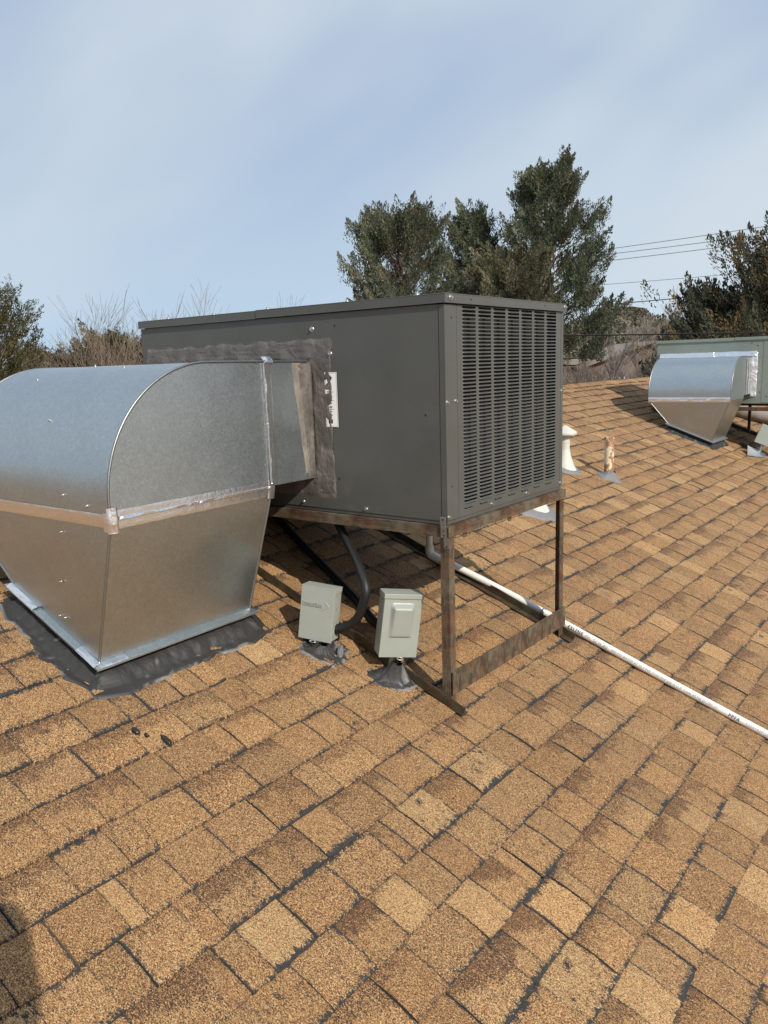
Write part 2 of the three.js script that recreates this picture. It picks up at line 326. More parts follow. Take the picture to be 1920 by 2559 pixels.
// ================================================================ NEAR ROOFTOP UNIT
const UW = 0.925, UH = 0.78, UL = 1.65;
function screw(parent, pos, n, s = 1) {
  const g = [], h = new THREE.CylinderGeometry(0.0075 * s, 0.0085 * s, 0.0022, 14); h.translate(0, 0.0011, 0); g.push(h);
  const k = new THREE.CylinderGeometry(0.0046 * s, 0.0048 * s, 0.006, 6); k.translate(0, 0.0052, 0); g.push(k);
  const m = merge(g); m.applyQuaternion(new THREE.Quaternion().setFromUnitVectors(V(0, 1, 0), V(...n))); m.translate(...pos);
  return part('screw', m, M.steel, parent);
}
function pilotHole(parent, pos, n, r = 0.0045) { const g = new THREE.RingGeometry(0.0005, r, 14); const c = new THREE.CylinderGeometry(r, r, 0.0012, 14); c.applyQuaternion(new THREE.Quaternion().setFromUnitVectors(V(0, 1, 0), V(...n))); c.translate(...pos); return part('dark_hole_disc', c, M.black, parent); }  // solid black disc: the dark inside an open hole, painted on
function wavy(x, a, b, c) { return a * (fbm(x * b + c, c * 1.7, 0, 3) - 0.5); }
{
  const u = thing('rooftop_unit', 'dark grey rooftop air conditioner with louvered front on the rusty stand', 'air conditioner');
  // inner carcass, kept dark behind the louvers
  part('carcass', bx(0.012, UW - 0.006, 0.004, UH - 0.03, -UL + 0.01, -0.075), M.paint, u);
  { const fins = [bx(0.085, UW - 0.03, 0.02, UH - 0.05, -0.073, -0.066)]; for (let x = 0.088; x < UW - 0.032; x += 0.0042) fins.push(bx(x, x + 0.0006, 0.02, UH - 0.05, -0.066, -0.044)); part('condenser_coil', fins, M.coil, u); }
  // long side panel facing -X: slightly dished sheet with folded returns
  const dish = (y, z) => 0.0022 * Math.sin(Math.PI * y / UH) * Math.sin(Math.PI * -z / UL) + 0.0012 * (fbm(y * 4, z * 3, 2) - 0.5);
  part('side_panel', [sheet((a, b) => { const z = mix(-UL, -0.024, a), y = mix(0.002, UH - 0.036, b); return [-0.0005 + dish(y, z), y, z]; }, 60, 26, { uv: (a, b) => [a * UL, b * UH], flip: true }), bx(0.001, 0.012, 0.002, UH - 0.036, -UL, -UL + 0.004), bx(0.0005, 0.012, 0.002, UH - 0.036, -0.028, -0.0245)], M.paint, u);
  part('base_pan', bx(0.003, UW - 0.003, -0.012, 0.0035, -UL + 0.002, -0.003), M.paint, u);
  part('far_panel', bx(UW - 0.005, UW, 0.004, UH - 0.036, -UL, -0.024), M.paint, u);
  part('back_panel', bx(0.0, UW - 0.005, 0.004, UH - 0.036, -UL - 0.005, -UL - 0.0005), M.paint, u);
  // corner posts: folded angle
  part('corner_post', [bx(-0.002, 0.0015, 0.003, UH - 0.036, -0.022, 0.0, 0.0008), bx(-0.002, 0.073, 0.003, UH - 0.036, -0.002, 0.0018, 0.0008)], M.paint, u);
  part('corner_post', [bx(UW - 0.002, UW + 0.001, 0.003, UH - 0.036, -0.022, 0.0), bx(UW - 0.021, UW + 0.001, 0.003, UH - 0.036, -0.002, 0.0018, 0.0008)], M.paint, u);
  // louvered guard
  const x0 = 0.0752, x1 = UW - 0.0225, y0 = 0.003, y1 = UH - 0.036, cols = 7, cw0 = 0.112, rows = 52, pitch = 0.01335, yTop = 0.7405, yBot = yTop - rows * pitch, cwid = 0.0905, cstep = 0.1088;
  const sh = new THREE.Shape(); sh.moveTo(x0, y0); sh.lineTo(x1, y0); sh.lineTo(x1, y1); sh.lineTo(x0, y1); sh.closePath();
  for (let c = 0; c < cols; c++) {
    const a = cw0 + c * cstep, p = new THREE.Path(); p.moveTo(a, yBot); p.lineTo(a + cwid, yBot); p.lineTo(a + cwid, y1 - 0.002); p.lineTo(a, y1 - 0.002); p.closePath(); sh.holes.push(p);
    const q = new THREE.Path(), b = a + 0.0, w = 0.058, yy = 0.027, hh = 0.0085; q.moveTo(b + 0.004, yy); q.lineTo(b + w, yy); q.lineTo(b + w, yy + hh); q.lineTo(b + 0.008, yy + hh); q.quadraticCurveTo(b, yy + hh, b, yy + 0.002); q.closePath(); sh.holes.push(q);
  }
  const pg = new THREE.ExtrudeGeometry(sh, { depth: 0.0015, bevelEnabled: false }); pg.translate(0, 0, -0.0005);
  const guard = part('louver_guard', pg, M.paint, u);
  // one hood, width along x, lip at the bottom
  const prof = [[0.0, 0.0], [-0.0010, 0.0016], [-0.0027, 0.0042], [-0.0043, 0.0058], [-0.0052, 0.0062], [-0.0056, 0.0054]];
  const us = [0, 0.03, 0.075, 0.14, 0.86, 0.925, 0.97, 1], am = [0, 0.45, 0.82, 1, 1, 0.82, 0.45, 0];
  const hood = (() => {
    const P = [], I = [], UV = [], n = prof.length;
    us.forEach((a, i) => prof.forEach(([y, z]) => { const k = am[i]; P.push(a * cwid, -0.0 + y * (0.80 + 0.20 * k), 0.0008 + z * k); UV.push(a * 0.1, y); }));
    for (let i = 0; i + 1 < us.length; i++) for (let j = 0; j + 1 < n; j++) { const a = i * n + j, b = a + n; I.push(a, a + 1, b, b, a + 1, b + 1); }
    const g = new THREE.BufferGeometry(); g.setAttribute('position', new THREE.Float32BufferAttribute(P, 3)); g.setAttribute('uv', new THREE.Float32BufferAttribute(UV, 2)); g.setIndex(I); g.computeVertexNormals(); return g;
  })();
  const extra = []; let n = 0;
  for (let c = 0; c < cols; c++) for (let r = 0; r < rows; r++) {
    const X = cw0 + c * cstep, Y = yTop - r * pitch - 0.0066;
    if (n < 300) { const m = part(n ? 'louver_' + String(n).padStart(3, '0') : 'louver', hood, M.paint, guard); m.position.set(X, Y, 0); n++; }
    else { const g = hood.clone(); g.translate(X, Y, 0); extra.push(g); }
  }
  part('louver_rows', extra, M.paint, guard).userData.kind = 'stuff';
  for (let c = 0; c < cols; c++) { const a = cw0 + c * cstep; const g = sheet((s, t) => [a + mix(0.001, 0.057, s), 0.0352 - 0.0034 * t, 0.001 + 0.003 * Math.sin(t * Math.PI / 2)], 4, 3, { flip: true }); part('drain_louver', g, M.paint, guard); }
  // lid in two sections with a joint, folded lip all round
  const ly = UH - 0.030, e = 0.010, joint = -0.894;
  const lid = part('lid', [bx(-e, UW + e, UH - 0.004, UH, joint + 0.002, e, 0.0015), bx(-e, -e + 0.0025, ly, UH - 0.004, joint + 0.002, e), bx(-e + 0.0025, UW + e - 0.0025, ly, UH - 0.004, e - 0.0025, e), bx(UW + e - 0.0025, UW + e, ly, UH - 0.004, joint + 0.002, e - 0.0), bx(-e - 0.0022, -e + 0.004, ly - 0.003, ly + 0.0005, joint + 0.002, e + 0.002, 0.001), bx(-e + 0.004, UW + e + 0.002, ly - 0.003, ly + 0.0005, e - 0.004, e + 0.0022, 0.001)], M.paint, u);
  part('lid_section', [bx(-e, UW + e, UH - 0.006, UH - 0.002, -UL - e, joint - 0.002, 0.0015), bx(-e, -e + 0.0025, ly - 0.002, UH - 0.006, -UL - e, joint - 0.002), bx(UW + e - 0.0025, UW + e, ly, UH - 0.006, -UL - e, joint - 0.002), bx(-e - 0.0022, -e + 0.004, ly - 0.005, ly - 0.0015, -UL - e, joint - 0.002, 0.001), bx(-e + 0.0025, UW + e - 0.0025, ly, UH - 0.006, -UL - e, -UL - e + 0.0025)], M.paint, u);
  part('joint_strip', bx(-e + 0.001, UW + e - 0.001, UH - 0.012, UH - 0.0045, joint - 0.01, joint + 0.01), M.paintDk, u);
  // screws, and pilot holes painted as flat black discs
  for (const [x, y] of [[0.023, 0.765], [0.919, 0.765]]) screw(u, [x, y, e + 0.001], [0, 0, 1], 1.2);
  for (const [x, y] of [[0.060, 0.418], [0.006, 0.416], [0.006, 0.015], [UW - 0.017, 0.016], [0.913, 0.416]]) screw(u, [x, y, 0.0018], [0, 0, 1]);
  for (const [x, y] of [[0.308, 0.016], [0.594, 0.016]]) screw(u, [x, y, 0.0012], [0, 0, 1]);
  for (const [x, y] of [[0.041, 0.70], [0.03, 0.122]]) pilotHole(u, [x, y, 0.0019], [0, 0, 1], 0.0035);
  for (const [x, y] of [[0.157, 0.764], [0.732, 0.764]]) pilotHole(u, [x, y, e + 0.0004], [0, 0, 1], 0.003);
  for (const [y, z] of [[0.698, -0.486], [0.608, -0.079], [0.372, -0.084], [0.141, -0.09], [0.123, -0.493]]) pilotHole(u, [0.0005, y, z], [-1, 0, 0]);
  for (const [y, z, s] of [[0.691, -0.6, 1.25], [0.015, -0.365, 1], [0.019, -0.687, 1], [0.597, -0.513, 1.1]]) screw(u, [0.0005, y, z], [-1, 0, 0], s);
  for (const z of [-0.109, -0.42, -0.83, -1.15, -1.45]) screw(u, [0.0, UH - (z < joint ? 0.002 : 0), z], [0, 1, 0], 1.1);
  // sticker, half buried under the mastic
  const cv = document.createElement('canvas'); cv.width = 128; cv.height = 512; const q = cv.getContext('2d');
  q.fillStyle = '#e9e8e3'; q.fillRect(0, 0, 128, 512); q.strokeStyle = '#6b6b68'; q.lineWidth = 3; q.strokeRect(8, 8, 112, 496); q.fillStyle = '#2a2a28';
  q.beginPath(); q.moveTo(24, 80); q.lineTo(50, 22); q.lineTo(78, 50); q.lineTo(62, 80); q.closePath(); q.fill(); q.fillRect(24, 440, 46, 40);
  q.fillStyle = '#8a8a86'; for (let k = 0; k < 9; k++) q.fillRect(22, 100 + k * 37, 46, 14); q.fillStyle = '#3a3a38'; for (let k = 0; k < 11; k++) q.fillRect(20, 128 + k * 27, 40 + 14 * (k % 3), 4);
  const st = new THREE.CanvasTexture(cv); st.colorSpace = THREE.SRGBColorSpace;
  const sg = sheet((a, b) => [-0.0016, mix(0.322, 0.528, b), mix(-0.545, -0.484, a)], 1, 1, { flip: true }); part('warning_sticker', sg, std({ map: st, roughness: 0.5 }), u, 'white printed sticker with a black arrow');
}

// ================================================================ DUCT of the near unit
function foilStrip(pts, nrm, w, parent, seed, name = 'foil_tape', h = 0.0022) {
  // pts: polyline centre, nrm: surface normal; ragged edges and wrinkles as real relief
  const c = new THREE.CatmullRomCurve3(pts.map((p) => V(...p)), false, 'catmullrom', 0.1), L = c.getLength(), nu = Math.max(8, Math.round(L / 0.006)), nv = 8, N = V(...nrm).normalize();
  const g = sheet((u, v) => {
    const p = c.getPoint(u), t = c.getTangent(u), s = t.clone().cross(N).normalize();
    const rag = 0.10 * (fbm(u * L * 40, v * 2 + seed, 1, 3) - 0.5), k = (v - 0.5) * (1 + rag) * w, edge = Math.min(v, 1 - v) * 8;
    const wr = fbm(u * L * 26 + seed, v * w * 60, seed, 3), hh = h * (0.25 + Math.min(1, edge)) * (0.35 + 1.4 * wr);
    p.addScaledVector(s, k).addScaledVector(N, 0.0006 + hh); return [p.x, p.y, p.z];
  }, nu, nv, { uv: (u, v) => [u * L, v * w] });
  return part(name, g, M.foil, parent);
}
function mastic(f, n, nu, nv, lx, ly, seed, parent, name, mat = M.mastic, th = 0.005, rag = 0.10) {
  // f(u,v) -> point on the surface, n: normal. ragged outline, brushed ridges
  const N = V(...n).normalize();
  const g = sheet((u, v) => {
    const e = Math.min(u * lx, (1 - u) * lx, v * ly, (1 - v) * ly);
    const du = (u < 0.5 ? -1 : 1) * rag * (fbm(v * ly * 26 + seed, u * 4, seed, 4) - 0.5) * Math.pow(Math.abs(2 * u - 1), 3), dv = (v < 0.5 ? -1 : 1) * rag * (fbm(u * lx * 26 + seed, 9 + v * 4, seed, 4) - 0.5) * Math.pow(Math.abs(2 * v - 1), 3);
    const p = f(u + du * Math.min(1, ly / lx) * 1.4, v + dv * Math.min(1, lx / ly) * 0.6);
    const r = fbm(u * lx * 55, v * ly * 55, seed, 4), s = lx > ly ? fbm(u * lx * 22, v * ly * 130, seed + 4, 4) : fbm(u * lx * 130, v * ly * 22, seed + 4, 4);
    const h = -0.0008 + th * sst(0, 0.012, e) * (0.25 + 1.5 * r * r + 0.75 * (s - 0.3)); return [p[0] + N.x * h, p[1] + N.y * h, p[2] + N.z * h];
  }, nu, nv, { uv: (u, v) => [u * lx, v * ly] });
  return part(name, g, mat, parent);
}
function buildDuct(o) {
  // o: name, label, X of unit face, xo outer, xt throat, zn, zf, yt top, yb bottom of elbow, R radius, bottom: corners bx0,bx1,bzn,bzf,h
  const d = thing('sheet_metal_duct', o.label, 'duct', 'ducts on the roof');
  const { X, xo, xt, zn, zf, yt, yb, R } = o, cx = xo + R, cyc = yt - R;
  const arc = []; const NA = 28; for (let i = 0; i <= NA; i++) { const a = Math.PI - (Math.PI / 2) * i / NA; arc.push([cx + R * Math.cos(a), cyc + R * Math.sin(a)]); }
  const oil = (a, b, s, k = 0.004) => k * (fbm(a * 2.6 + s, b * 2.6, s, 3) - 0.5);
  // wrap: outer face, curve, top
  const path = [[xo, yb]]; for (let i = 1; i <= 4; i++) path.push([xo, mix(yb, cyc, i / 5)]); arc.forEach((p) => path.push(p)); for (let i = 1; i <= 8; i++) path.push([mix(cx, X, i / 8), yt - 0.006 * i / 8]);
  const acc = [0]; for (let i = 1; i < path.length; i++) acc.push(acc[i - 1] + Math.hypot(path[i][0] - path[i - 1][0], path[i][1] - path[i - 1][1]));
  const NP = path.length - 1;
  part('curved_wrap', sheet((u, v) => { const i = Math.round(v * NP), p = path[i], z = mix(zn - 0.001, zf + 0.001, u), k = oil(z * 1.4, acc[i], 3, 0.003) * Math.sin(Math.PI * u), q = path[Math.min(NP, i + 1)], w = path[Math.max(0, i - 1)], tx = q[0] - w[0], ty = q[1] - w[1], l = Math.hypot(tx, ty); return [p[0] - ty / l * k, p[1] + tx / l * k, z]; }, 36, NP, { uv: (u, v) => [u * (zn - zf), acc[Math.round(v * NP)]] }), M.galv, d);
  // cheeks
  const outline = [[X, yb + o.thr], [xt + 0.02, yb + o.thr], [xt, yb + o.thr - 0.015], [xt, yb], ...path];
  const shp = new THREE.Shape(); outline.forEach((p, i) => (i ? shp.lineTo(p[0], p[1]) : shp.moveTo(p[0], p[1]))); shp.closePath();
  for (const [z, s] of [[zn - 0.0012, 1], [zf, -1]]) {
    const g = new THREE.ExtrudeGeometry(shp, { depth: 0.0012, bevelEnabled: false }); g.translate(0, 0, z);
    const c = part('cheek', g, o.cheek || M.galv, d);
    const bead = tube(path.slice(0, NP - 8).concat([[cx + 0.05, yt], [X - 0.02, yt - 0.005]]).map((p) => [p[0] - 0.000, p[1], z + s * 0.0025 + 0.0006]), 0.0042, 90, 6); part('seam', bead, M.zinc, d);
  }
  part('throat_panel', [bx(xt + 0.001, X, yb + o.thr - 0.001, yb + o.thr + 0.0005, zf + 0.002, zn - 0.002), bx(xt - 0.0005, xt + 0.0008, yb, yb + o.thr - 0.012, zf + 0.002, zn - 0.002)], M.galv, d);
  // hopper
  const T = [[xo, yb, zn], [xt, yb, zn], [xt, yb, zf], [xo, yb, zf]], B = o.bottom, nm = ['near_side', 'unit_side', 'uphill_side', 'outer_side'];
  for (let i = 0; i < 4; i++) {
    const j = (i + 1) % 4, a = V(...T[i]), b = V(...T[j]), c = V(...B[i]), e = V(...B[j]);
    const n = b.clone().sub(a).cross(c.clone().sub(a)).normalize();
    part('hopper_panel', sheet((u, v) => { const p = a.clone().lerp(b, u).lerp(c.clone().lerp(e, u), v), k = 0.022 * (fbm(u * 1.7 + i * 5, v * 1.7, i, 2) - 0.5) * Math.sin(Math.PI * u) * Math.sin(Math.PI * v); p.addScaledVector(n, k); return [p.x, p.y, p.z]; }, 28, 20, { uv: (u, v) => [u * a.distanceTo(b), v * a.distanceTo(c)], flip: true }), M.galvSmooth, d);
    // folded corner lock
    const q = a.clone().addScaledVector(n, -0.0), k = c.clone(); part('corner_fold', capped(q.toArray(), k.toArray(), 0.0048, 8), M.zinc, d);
  }
  // flared flange on the curb
  for (let i = 0; i < 4; i++) {
    const j = (i + 1) % 4, c = V(...B[i]), e = V(...B[j]), mid = V(0, 0, 0); B.forEach((p) => mid.add(V(...p).multiplyScalar(0.25)));
    const out = (p, k) => { const q = p.clone().sub(mid); return p.clone().add(V(Math.sign(q.x) * k, 0, Math.sign(q.z) * k)).add(V(0, -Math.sign(q.z) * k * TT, 0)); };
    const c1 = out(c, 0.024), e1 = out(e, 0.024);
    const g = sheet((u, v) => { const p = c.clone().lerp(e, u).lerp(c1.clone().lerp(e1, u), Math.min(1, v / 0.6)); p.y -= v > 0.6 ? (v - 0.6) / 0.4 * 0.012 : 0.007 * v; p.y += 0.002 * (fbm(u * 9 + i * 7, 2, 0, 2) - 0.5); return [p.x, p.y, p.z]; }, 24, 5, { uv: (u, v) => [u * 0.6, v * 0.03], flip: true });
    part('flange', g, M.galv, d);
  }
  return d;
}
const nearBottom = [[-0.962, -0.351, -0.700], [-0.305, -0.348, -0.708], [-0.305, -0.168, -1.180], [-0.962, -0.168, -1.180]];
const duct = buildDuct({ label: 'large bright galvanised duct elbow joined to the dark grey unit with mastic', X: -0.002, xo: -0.932, xt: -0.25, zn: -0.614, zf: -1.6, yt: 0.577, yb: 0.095, thr: 0.026, R: 0.415, bottom: nearBottom });
{
  const d = duct, zc = -0.614 + 0.0005;
  // tape bands: horizontal belt, vertical joint, corner patches
  foilStrip([[-0.925, 0.108, zc], [-0.6, 0.110, zc], [-0.256, 0.113, zc]], [0, 0, 1], 0.058, d, 3.1, 'foil_tape', 0.0009);
  foilStrip([[-0.905, 0.112, zc + 0.001], [-0.6, 0.114, zc + 0.001], [-0.262, 0.117, zc + 0.001]], [0, 0, 1], 0.012, d, 33.1, 'tape_wrinkle', 0.006);
  foilStrip([[-0.9335, 0.105, -0.62], [-0.9335, 0.105, -1.1], [-0.9335, 0.105, -1.595]], [-1, 0, 0], 0.042, d, 8.4, 'foil_tape', 0.0010);
  foilStrip([[-0.232, 0.122, zc], [-0.236, 0.35, zc], [-0.238, 0.572, zc]], [0, 0, 1], 0.042, d, 5.7, 'foil_tape', 0.0008);
  foilStrip([[-0.248, 0.13, zc + 0.001], [-0.250, 0.35, zc + 0.001], [-0.254, 0.57, zc + 0.001]], [0, 0, 1], 0.008, d, 35.7, 'tape_wrinkle', 0.005);
  foilStrip([[-0.926, 0.148, zc + 0.002], [-0.926, 0.10, zc + 0.004], [-0.924, 0.068, zc + 0.001]], [-0.3, 0, 1], 0.034, d, 2.2, 'foil_patch', 0.0042);
  foilStrip([[-0.936, 0.132, -0.622], [-0.937, 0.10, -0.62], [-0.936, 0.072, -0.624]], [-1, 0, 0.3], 0.03, d, 6.2, 'foil_patch', 0.0014);
  foilStrip([[-0.248, 0.145, zc + 0.003], [-0.250, 0.115, zc + 0.003], [-0.254, 0.075, zc + 0.001]], [0, 0, 1], 0.034, d, 4.9, 'foil_patch', 0.0014);
  foilStrip([[-0.254, 0.578, -0.618], [-0.236, 0.580, -0.616], [-0.21, 0.579, -0.616]], [0, 0.6, 0.8], 0.03, d, 1.4, 'foil_patch', 0.0035);
  // foil dabs on the flange corners
  const fl = (x, z, h) => [x, roofY(z) + h, z];
  const fy = (z) => -0.351 - 0.381 * (z + 0.70) - 0.0035;
  foilStrip([[-0.974, fy(-1.19), -1.19], [-0.974, fy(-1.1), -1.1], [-0.974, fy(-1.03), -1.03]], [-0.28, 0.88, 0.34], 0.027, d, 9.3, 'foil_patch', 0.0042);
  foilStrip([[-0.974, fy(-0.79), -0.79], [-0.975, fy(-0.74), -0.74], [-0.976, fy(-0.69), -0.69]], [-0.28, 0.88, 0.34], 0.027, d, 7.3, 'foil_patch', 0.0018);
  foilStrip([[-0.978, fy(-0.688), -0.688], [-0.93, fy(-0.688), -0.688], [-0.87, fy(-0.689), -0.689]], [0, 0.85, 0.5], 0.026, d, 2.9, 'foil_patch', 0.0018);
  // mastic: top band and right band on the unit face, bottom band, pale smear on the duct end
  mastic((u, v) => [-0.001, mix(0.575, 0.652, v), mix(-1.62, -0.535, u)], [-1, 0, 0], 400, 40, 1.08, 0.077, 3, d, 'mastic_band', M.mastic, 0.0021, 0.7);
  mastic((u, v) => [-0.001, mix(0.055, 0.655, v), mix(-0.615, -0.508, u)], [-1, 0, 0], 60, 220, 0.107, 0.60, 7, d, 'mastic_band', M.mastic, 0.0023, 0.22);
  mastic((u, v) => [-0.001, mix(0.046, 0.115, v), mix(-0.95, -0.512, u)], [-1, 0, 0], 110, 20, 0.44, 0.07, 12, d, 'mastic_band', M.mastic, 0.002, 0.3);
  mastic((u, v) => [mix(-0.085 + 0.05 * (1 - v), 0.004, u), mix(0.125, 0.566, v), -0.6135], [0, 0, 1], 44, 170, 0.07, 0.44, 19, d, 'mastic_smear', M.mastic, 0.003, 0.16);
  mastic((u, v) => [mix(-0.112 + 0.055 * (1 - v), -0.058 + 0.05 * (1 - v), u), mix(0.14, 0.572, v), -0.6135], [0, 0, 1], 18, 120, 0.05, 0.43, 23, d, 'mastic_smear', M.masticPale, 0.002, 0.3);
  mastic((u, v) => [mix(-0.12, 0.0, u), 0.5725, mix(-1.58, -0.614, v)], [0, 1, 0], 18, 120, 0.10, 0.95, 27, d, 'mastic_smear', M.mastic, 0.005, 0.2);
  // screws on the wrap and the outer hopper panel
  for (const [y, z] of [[0.40, -1.02], [0.17, -0.86], [0.145, -0.73]]) { const R = 0.415, cyc = 0.577 - R; const x = y > cyc ? -0.932 + R - Math.sqrt(R * R - (y - cyc) * (y - cyc)) : -0.932; const n = V(x - (-0.932 + R), Math.max(0, y - cyc), 0).normalize(); screw(d, [x, y, z], n.toArray(), 0.62); }
  for (const [x, z] of [[-0.60, -0.95], [-0.55, -1.2], [-0.7, -1.35]]) { const R = 0.415, y = 0.577 - R + Math.sqrt(Math.max(0, R * R - Math.pow(Math.min(0, x + 0.517), 2))); screw(d, [x, y, z], V(Math.min(0, x + 0.517), y - 0.162, 0).normalize().toArray(), 0.62); }
  for (const [v, u] of [[0.12, 0.28], [0.55, 0.33], [0.86, 0.34], [0.88, 0.4]]) { const z = mix(mix(-0.614, -1.6, u), mix(-0.70, -1.18, u), v), y = mix(0.095, mix(-0.351, -0.168, u), v); screw(d, [mix(-0.932, -0.962, v) - 0.001, y, z], [-1, 0, 0], 0.45); }
}
function cementSkirt(x0, x1, z0, z1, top, reach, seed, parent, name) {
  // ring of roof cement from the side of a curb down onto the shingles
  const per = []; const add = (a, b, n, nx, nz) => { for (let i = 0; i < n; i++) per.push([mix(a[0], b[0], i / n), mix(a[1], b[1], i / n), nx, nz]); };
  const n1 = Math.round((x1 - x0) / 0.012), n2 = Math.round((z1 - z0) / 0.012);
  add([x0, z1], [x1, z1], n1, 0, 1); add([x1, z1], [x1, z0], n2, 1, 0); add([x1, z0], [x0, z0], n1, 0, -1); add([x0, z0], [x0, z1], n2, -1, 0);
  const P = per.length; for (let i = 0; i < P; i++) { const a = per[(i - 3 + P) % P], b = per[(i + 3) % P], l = Math.hypot(a[2] + b[2], a[3] + b[3]) || 1; per[i][4] = (a[2] + b[2]) / l; per[i][5] = (a[3] + b[3]) / l; }
  const f = (u, v) => {
    const p = per[Math.round(u * P) % P], s = seed, q = Math.round(u * P) % P, ang = q / P * Math.PI * 2, cxn = Math.cos(ang) * 5, czn = Math.sin(ang) * 5;
    const r = reach * (0.62 + 0.55 * fbm(cxn * 0.9 + s, czn * 0.9, s, 2) + 0.30 * (fbm(p[0] * 45 + s, p[1] * 45, s, 3) - 0.4)), k = Math.pow(v, 0.8) * r;
    const x = p[0] + p[4] * (k + 0.001), z = p[1] + p[5] * (k + 0.001), lump = 0.011 * (fbm(x * 40, z * 40, s, 4) - 0.4);
    const h = mix(top * (0.75 + 0.4 * fbm(cxn * 3, czn * 3, 2, 3)), 0.0, sst(0, 0.55, v)) + (v < 0.97 ? 0.010 + lump : -0.004);
    return RP(x, z, h);
  };
  const g = sheet(f, P, 9, { uv: (u, v) => [u * P * 0.012, v * reach], col: (u, v) => { const p = f(u, v), n = fbm(p[0] * 34, p[2] * 34, 5, 4), e = sst(0.55, 0.66, n + (v > 0.85 ? 0.08 : -0.16)); const c = mix(0.026, 0.15, e); return [c, c * 0.96, c * 0.93]; } });
  return part(name, g, M.cement, parent);
}
{
  const c = thing('roof_curb', 'black tarred roof curb under the large bright galvanised duct', 'roof curb', 'curbs under the ducts');
  const f = (x, z, h) => RP(x, z, h);
  const x0 = -0.955, x1 = -0.318, z0 = -1.165, z1 = -0.722;
  const wall = (a, b) => sheet((u, v) => { const x = mix(a[0], b[0], u), z = mix(a[1], b[1], u), p = RP(x, z, mix(-0.01, 0.058, v)); return p; }, 12, 3, { uv: (u, v) => [u * 0.6, v * 0.08] });
  part('curb_wall', [wall([x0, z1], [x1, z1]), wall([x1, z1], [x1, z0]), wall([x1, z0], [x0, z0]), wall([x0, z0], [x0, z1]), sheet((u, v) => RP(mix(x0, x1, u), mix(z0, z1, v), 0.057), 2, 2)], M.curb, c);
  cementSkirt(x0, x1, z0, z1, 0.030, 0.105, 31, c, 'roof_cement');
}

// ================================================================ STAND
function angle(p0, p1, a, b, w, t) {
  // angle iron from p0 to p1; flange directions a and b (unit vectors), width w, thickness t
  const A = V(...p0), Bv = V(...p1), L = A.distanceTo(Bv), dir = Bv.clone().sub(A).normalize(), out = [];
  for (const [f, o, k] of [[V(...a), V(...b), 0], [V(...b), V(...a), t]]) {
    const g = new THREE.BoxGeometry(w - k, t, L), uv = g.attributes.uv, p = g.attributes.position; for (let i = 0; i < uv.count; i++) uv.setXY(i, p.getX(i) + p.getY(i) + p0[0] * 3.1, p.getZ(i) + p0[2] * 1.7 + p0[1]);
    const m = new THREE.Matrix4().makeBasis(f, o, dir); if (m.determinant() < 0) g.index && g.setIndex([...g.index.array].reverse());
    g.applyMatrix4(m); const c = A.clone().lerp(Bv, 0.5).addScaledVector(f, (w + k) / 2).addScaledVector(o, t / 2); g.translate(c.x, c.y, c.z); g.computeVertexNormals(); out.push(g);
  }
  return merge(out);
}
const UPH = [0, ST, -CT], UPN = [0, CT, ST];
function buildStand(ox, label, w, midLegs) {
  const s = thing('equipment_stand', label, 'stand', 'stands under the units');
  const yT = -0.014, fw = 0.040, t = 0.0045, e = 0.014, xa = ox - e, xb = ox + w + e, zn = e, zb = -UL - e;
  const nm = (g, n = 'top_rail') => part(n, g, M.rust, s);
  nm(angle([xa, yT, zn], [xb, yT, zn], [0, -1, 0], [0, 0, -1], fw, t)); nm(angle([xa, yT, zb], [xb, yT, zb], [0, -1, 0], [0, 0, 1], fw, t));
  nm(angle([xa + 0.001, yT - 0.001, zb + 0.005], [xa + 0.001, yT - 0.001, zn - 0.006], [0, -1, 0], [1, 0, 0], fw, t)); nm(angle([xb - 0.001, yT - 0.001, zb + 0.005], [xb - 0.001, yT - 0.001, zn - 0.006], [0, -1, 0], [-1, 0, 0], fw, t));
  // legs
  const leg = (x, z, sx) => { const g = angle([x, roofY(z) + 0.010, z], [x, yT - fw - 0.0005, z], [sx, 0, 0], [0, 0, -1], 0.036, 0.0042); nm(g, 'leg'); };
  leg(xa + 0.006, zn - 0.006, 1); leg(xb - 0.006, zn - 0.006, -1); if (midLegs) leg(xb - 0.006, -0.80, -1); leg(xa + 0.006, zb + 0.07, 1); leg(xb - 0.006, zb + 0.07, -1);
  // base rails lying on the slope
  for (const [x, sx] of [[xa - 0.0005, 1], [xb + 0.0005, -1]]) { const a = RP(x, 0.055, 0.012), b = RP(x, -1.60, 0.012); part('base_rail', angle(a, b, UPN, [sx, 0, 0], 0.036, 0.0045), M.railSteel, s); }
  nm(bx(xa + 0.004, xb - 0.004, -0.640, -0.552, zn + 0.001, zn + 0.0065, 0.0015), 'cross_bar');
  return s;
}
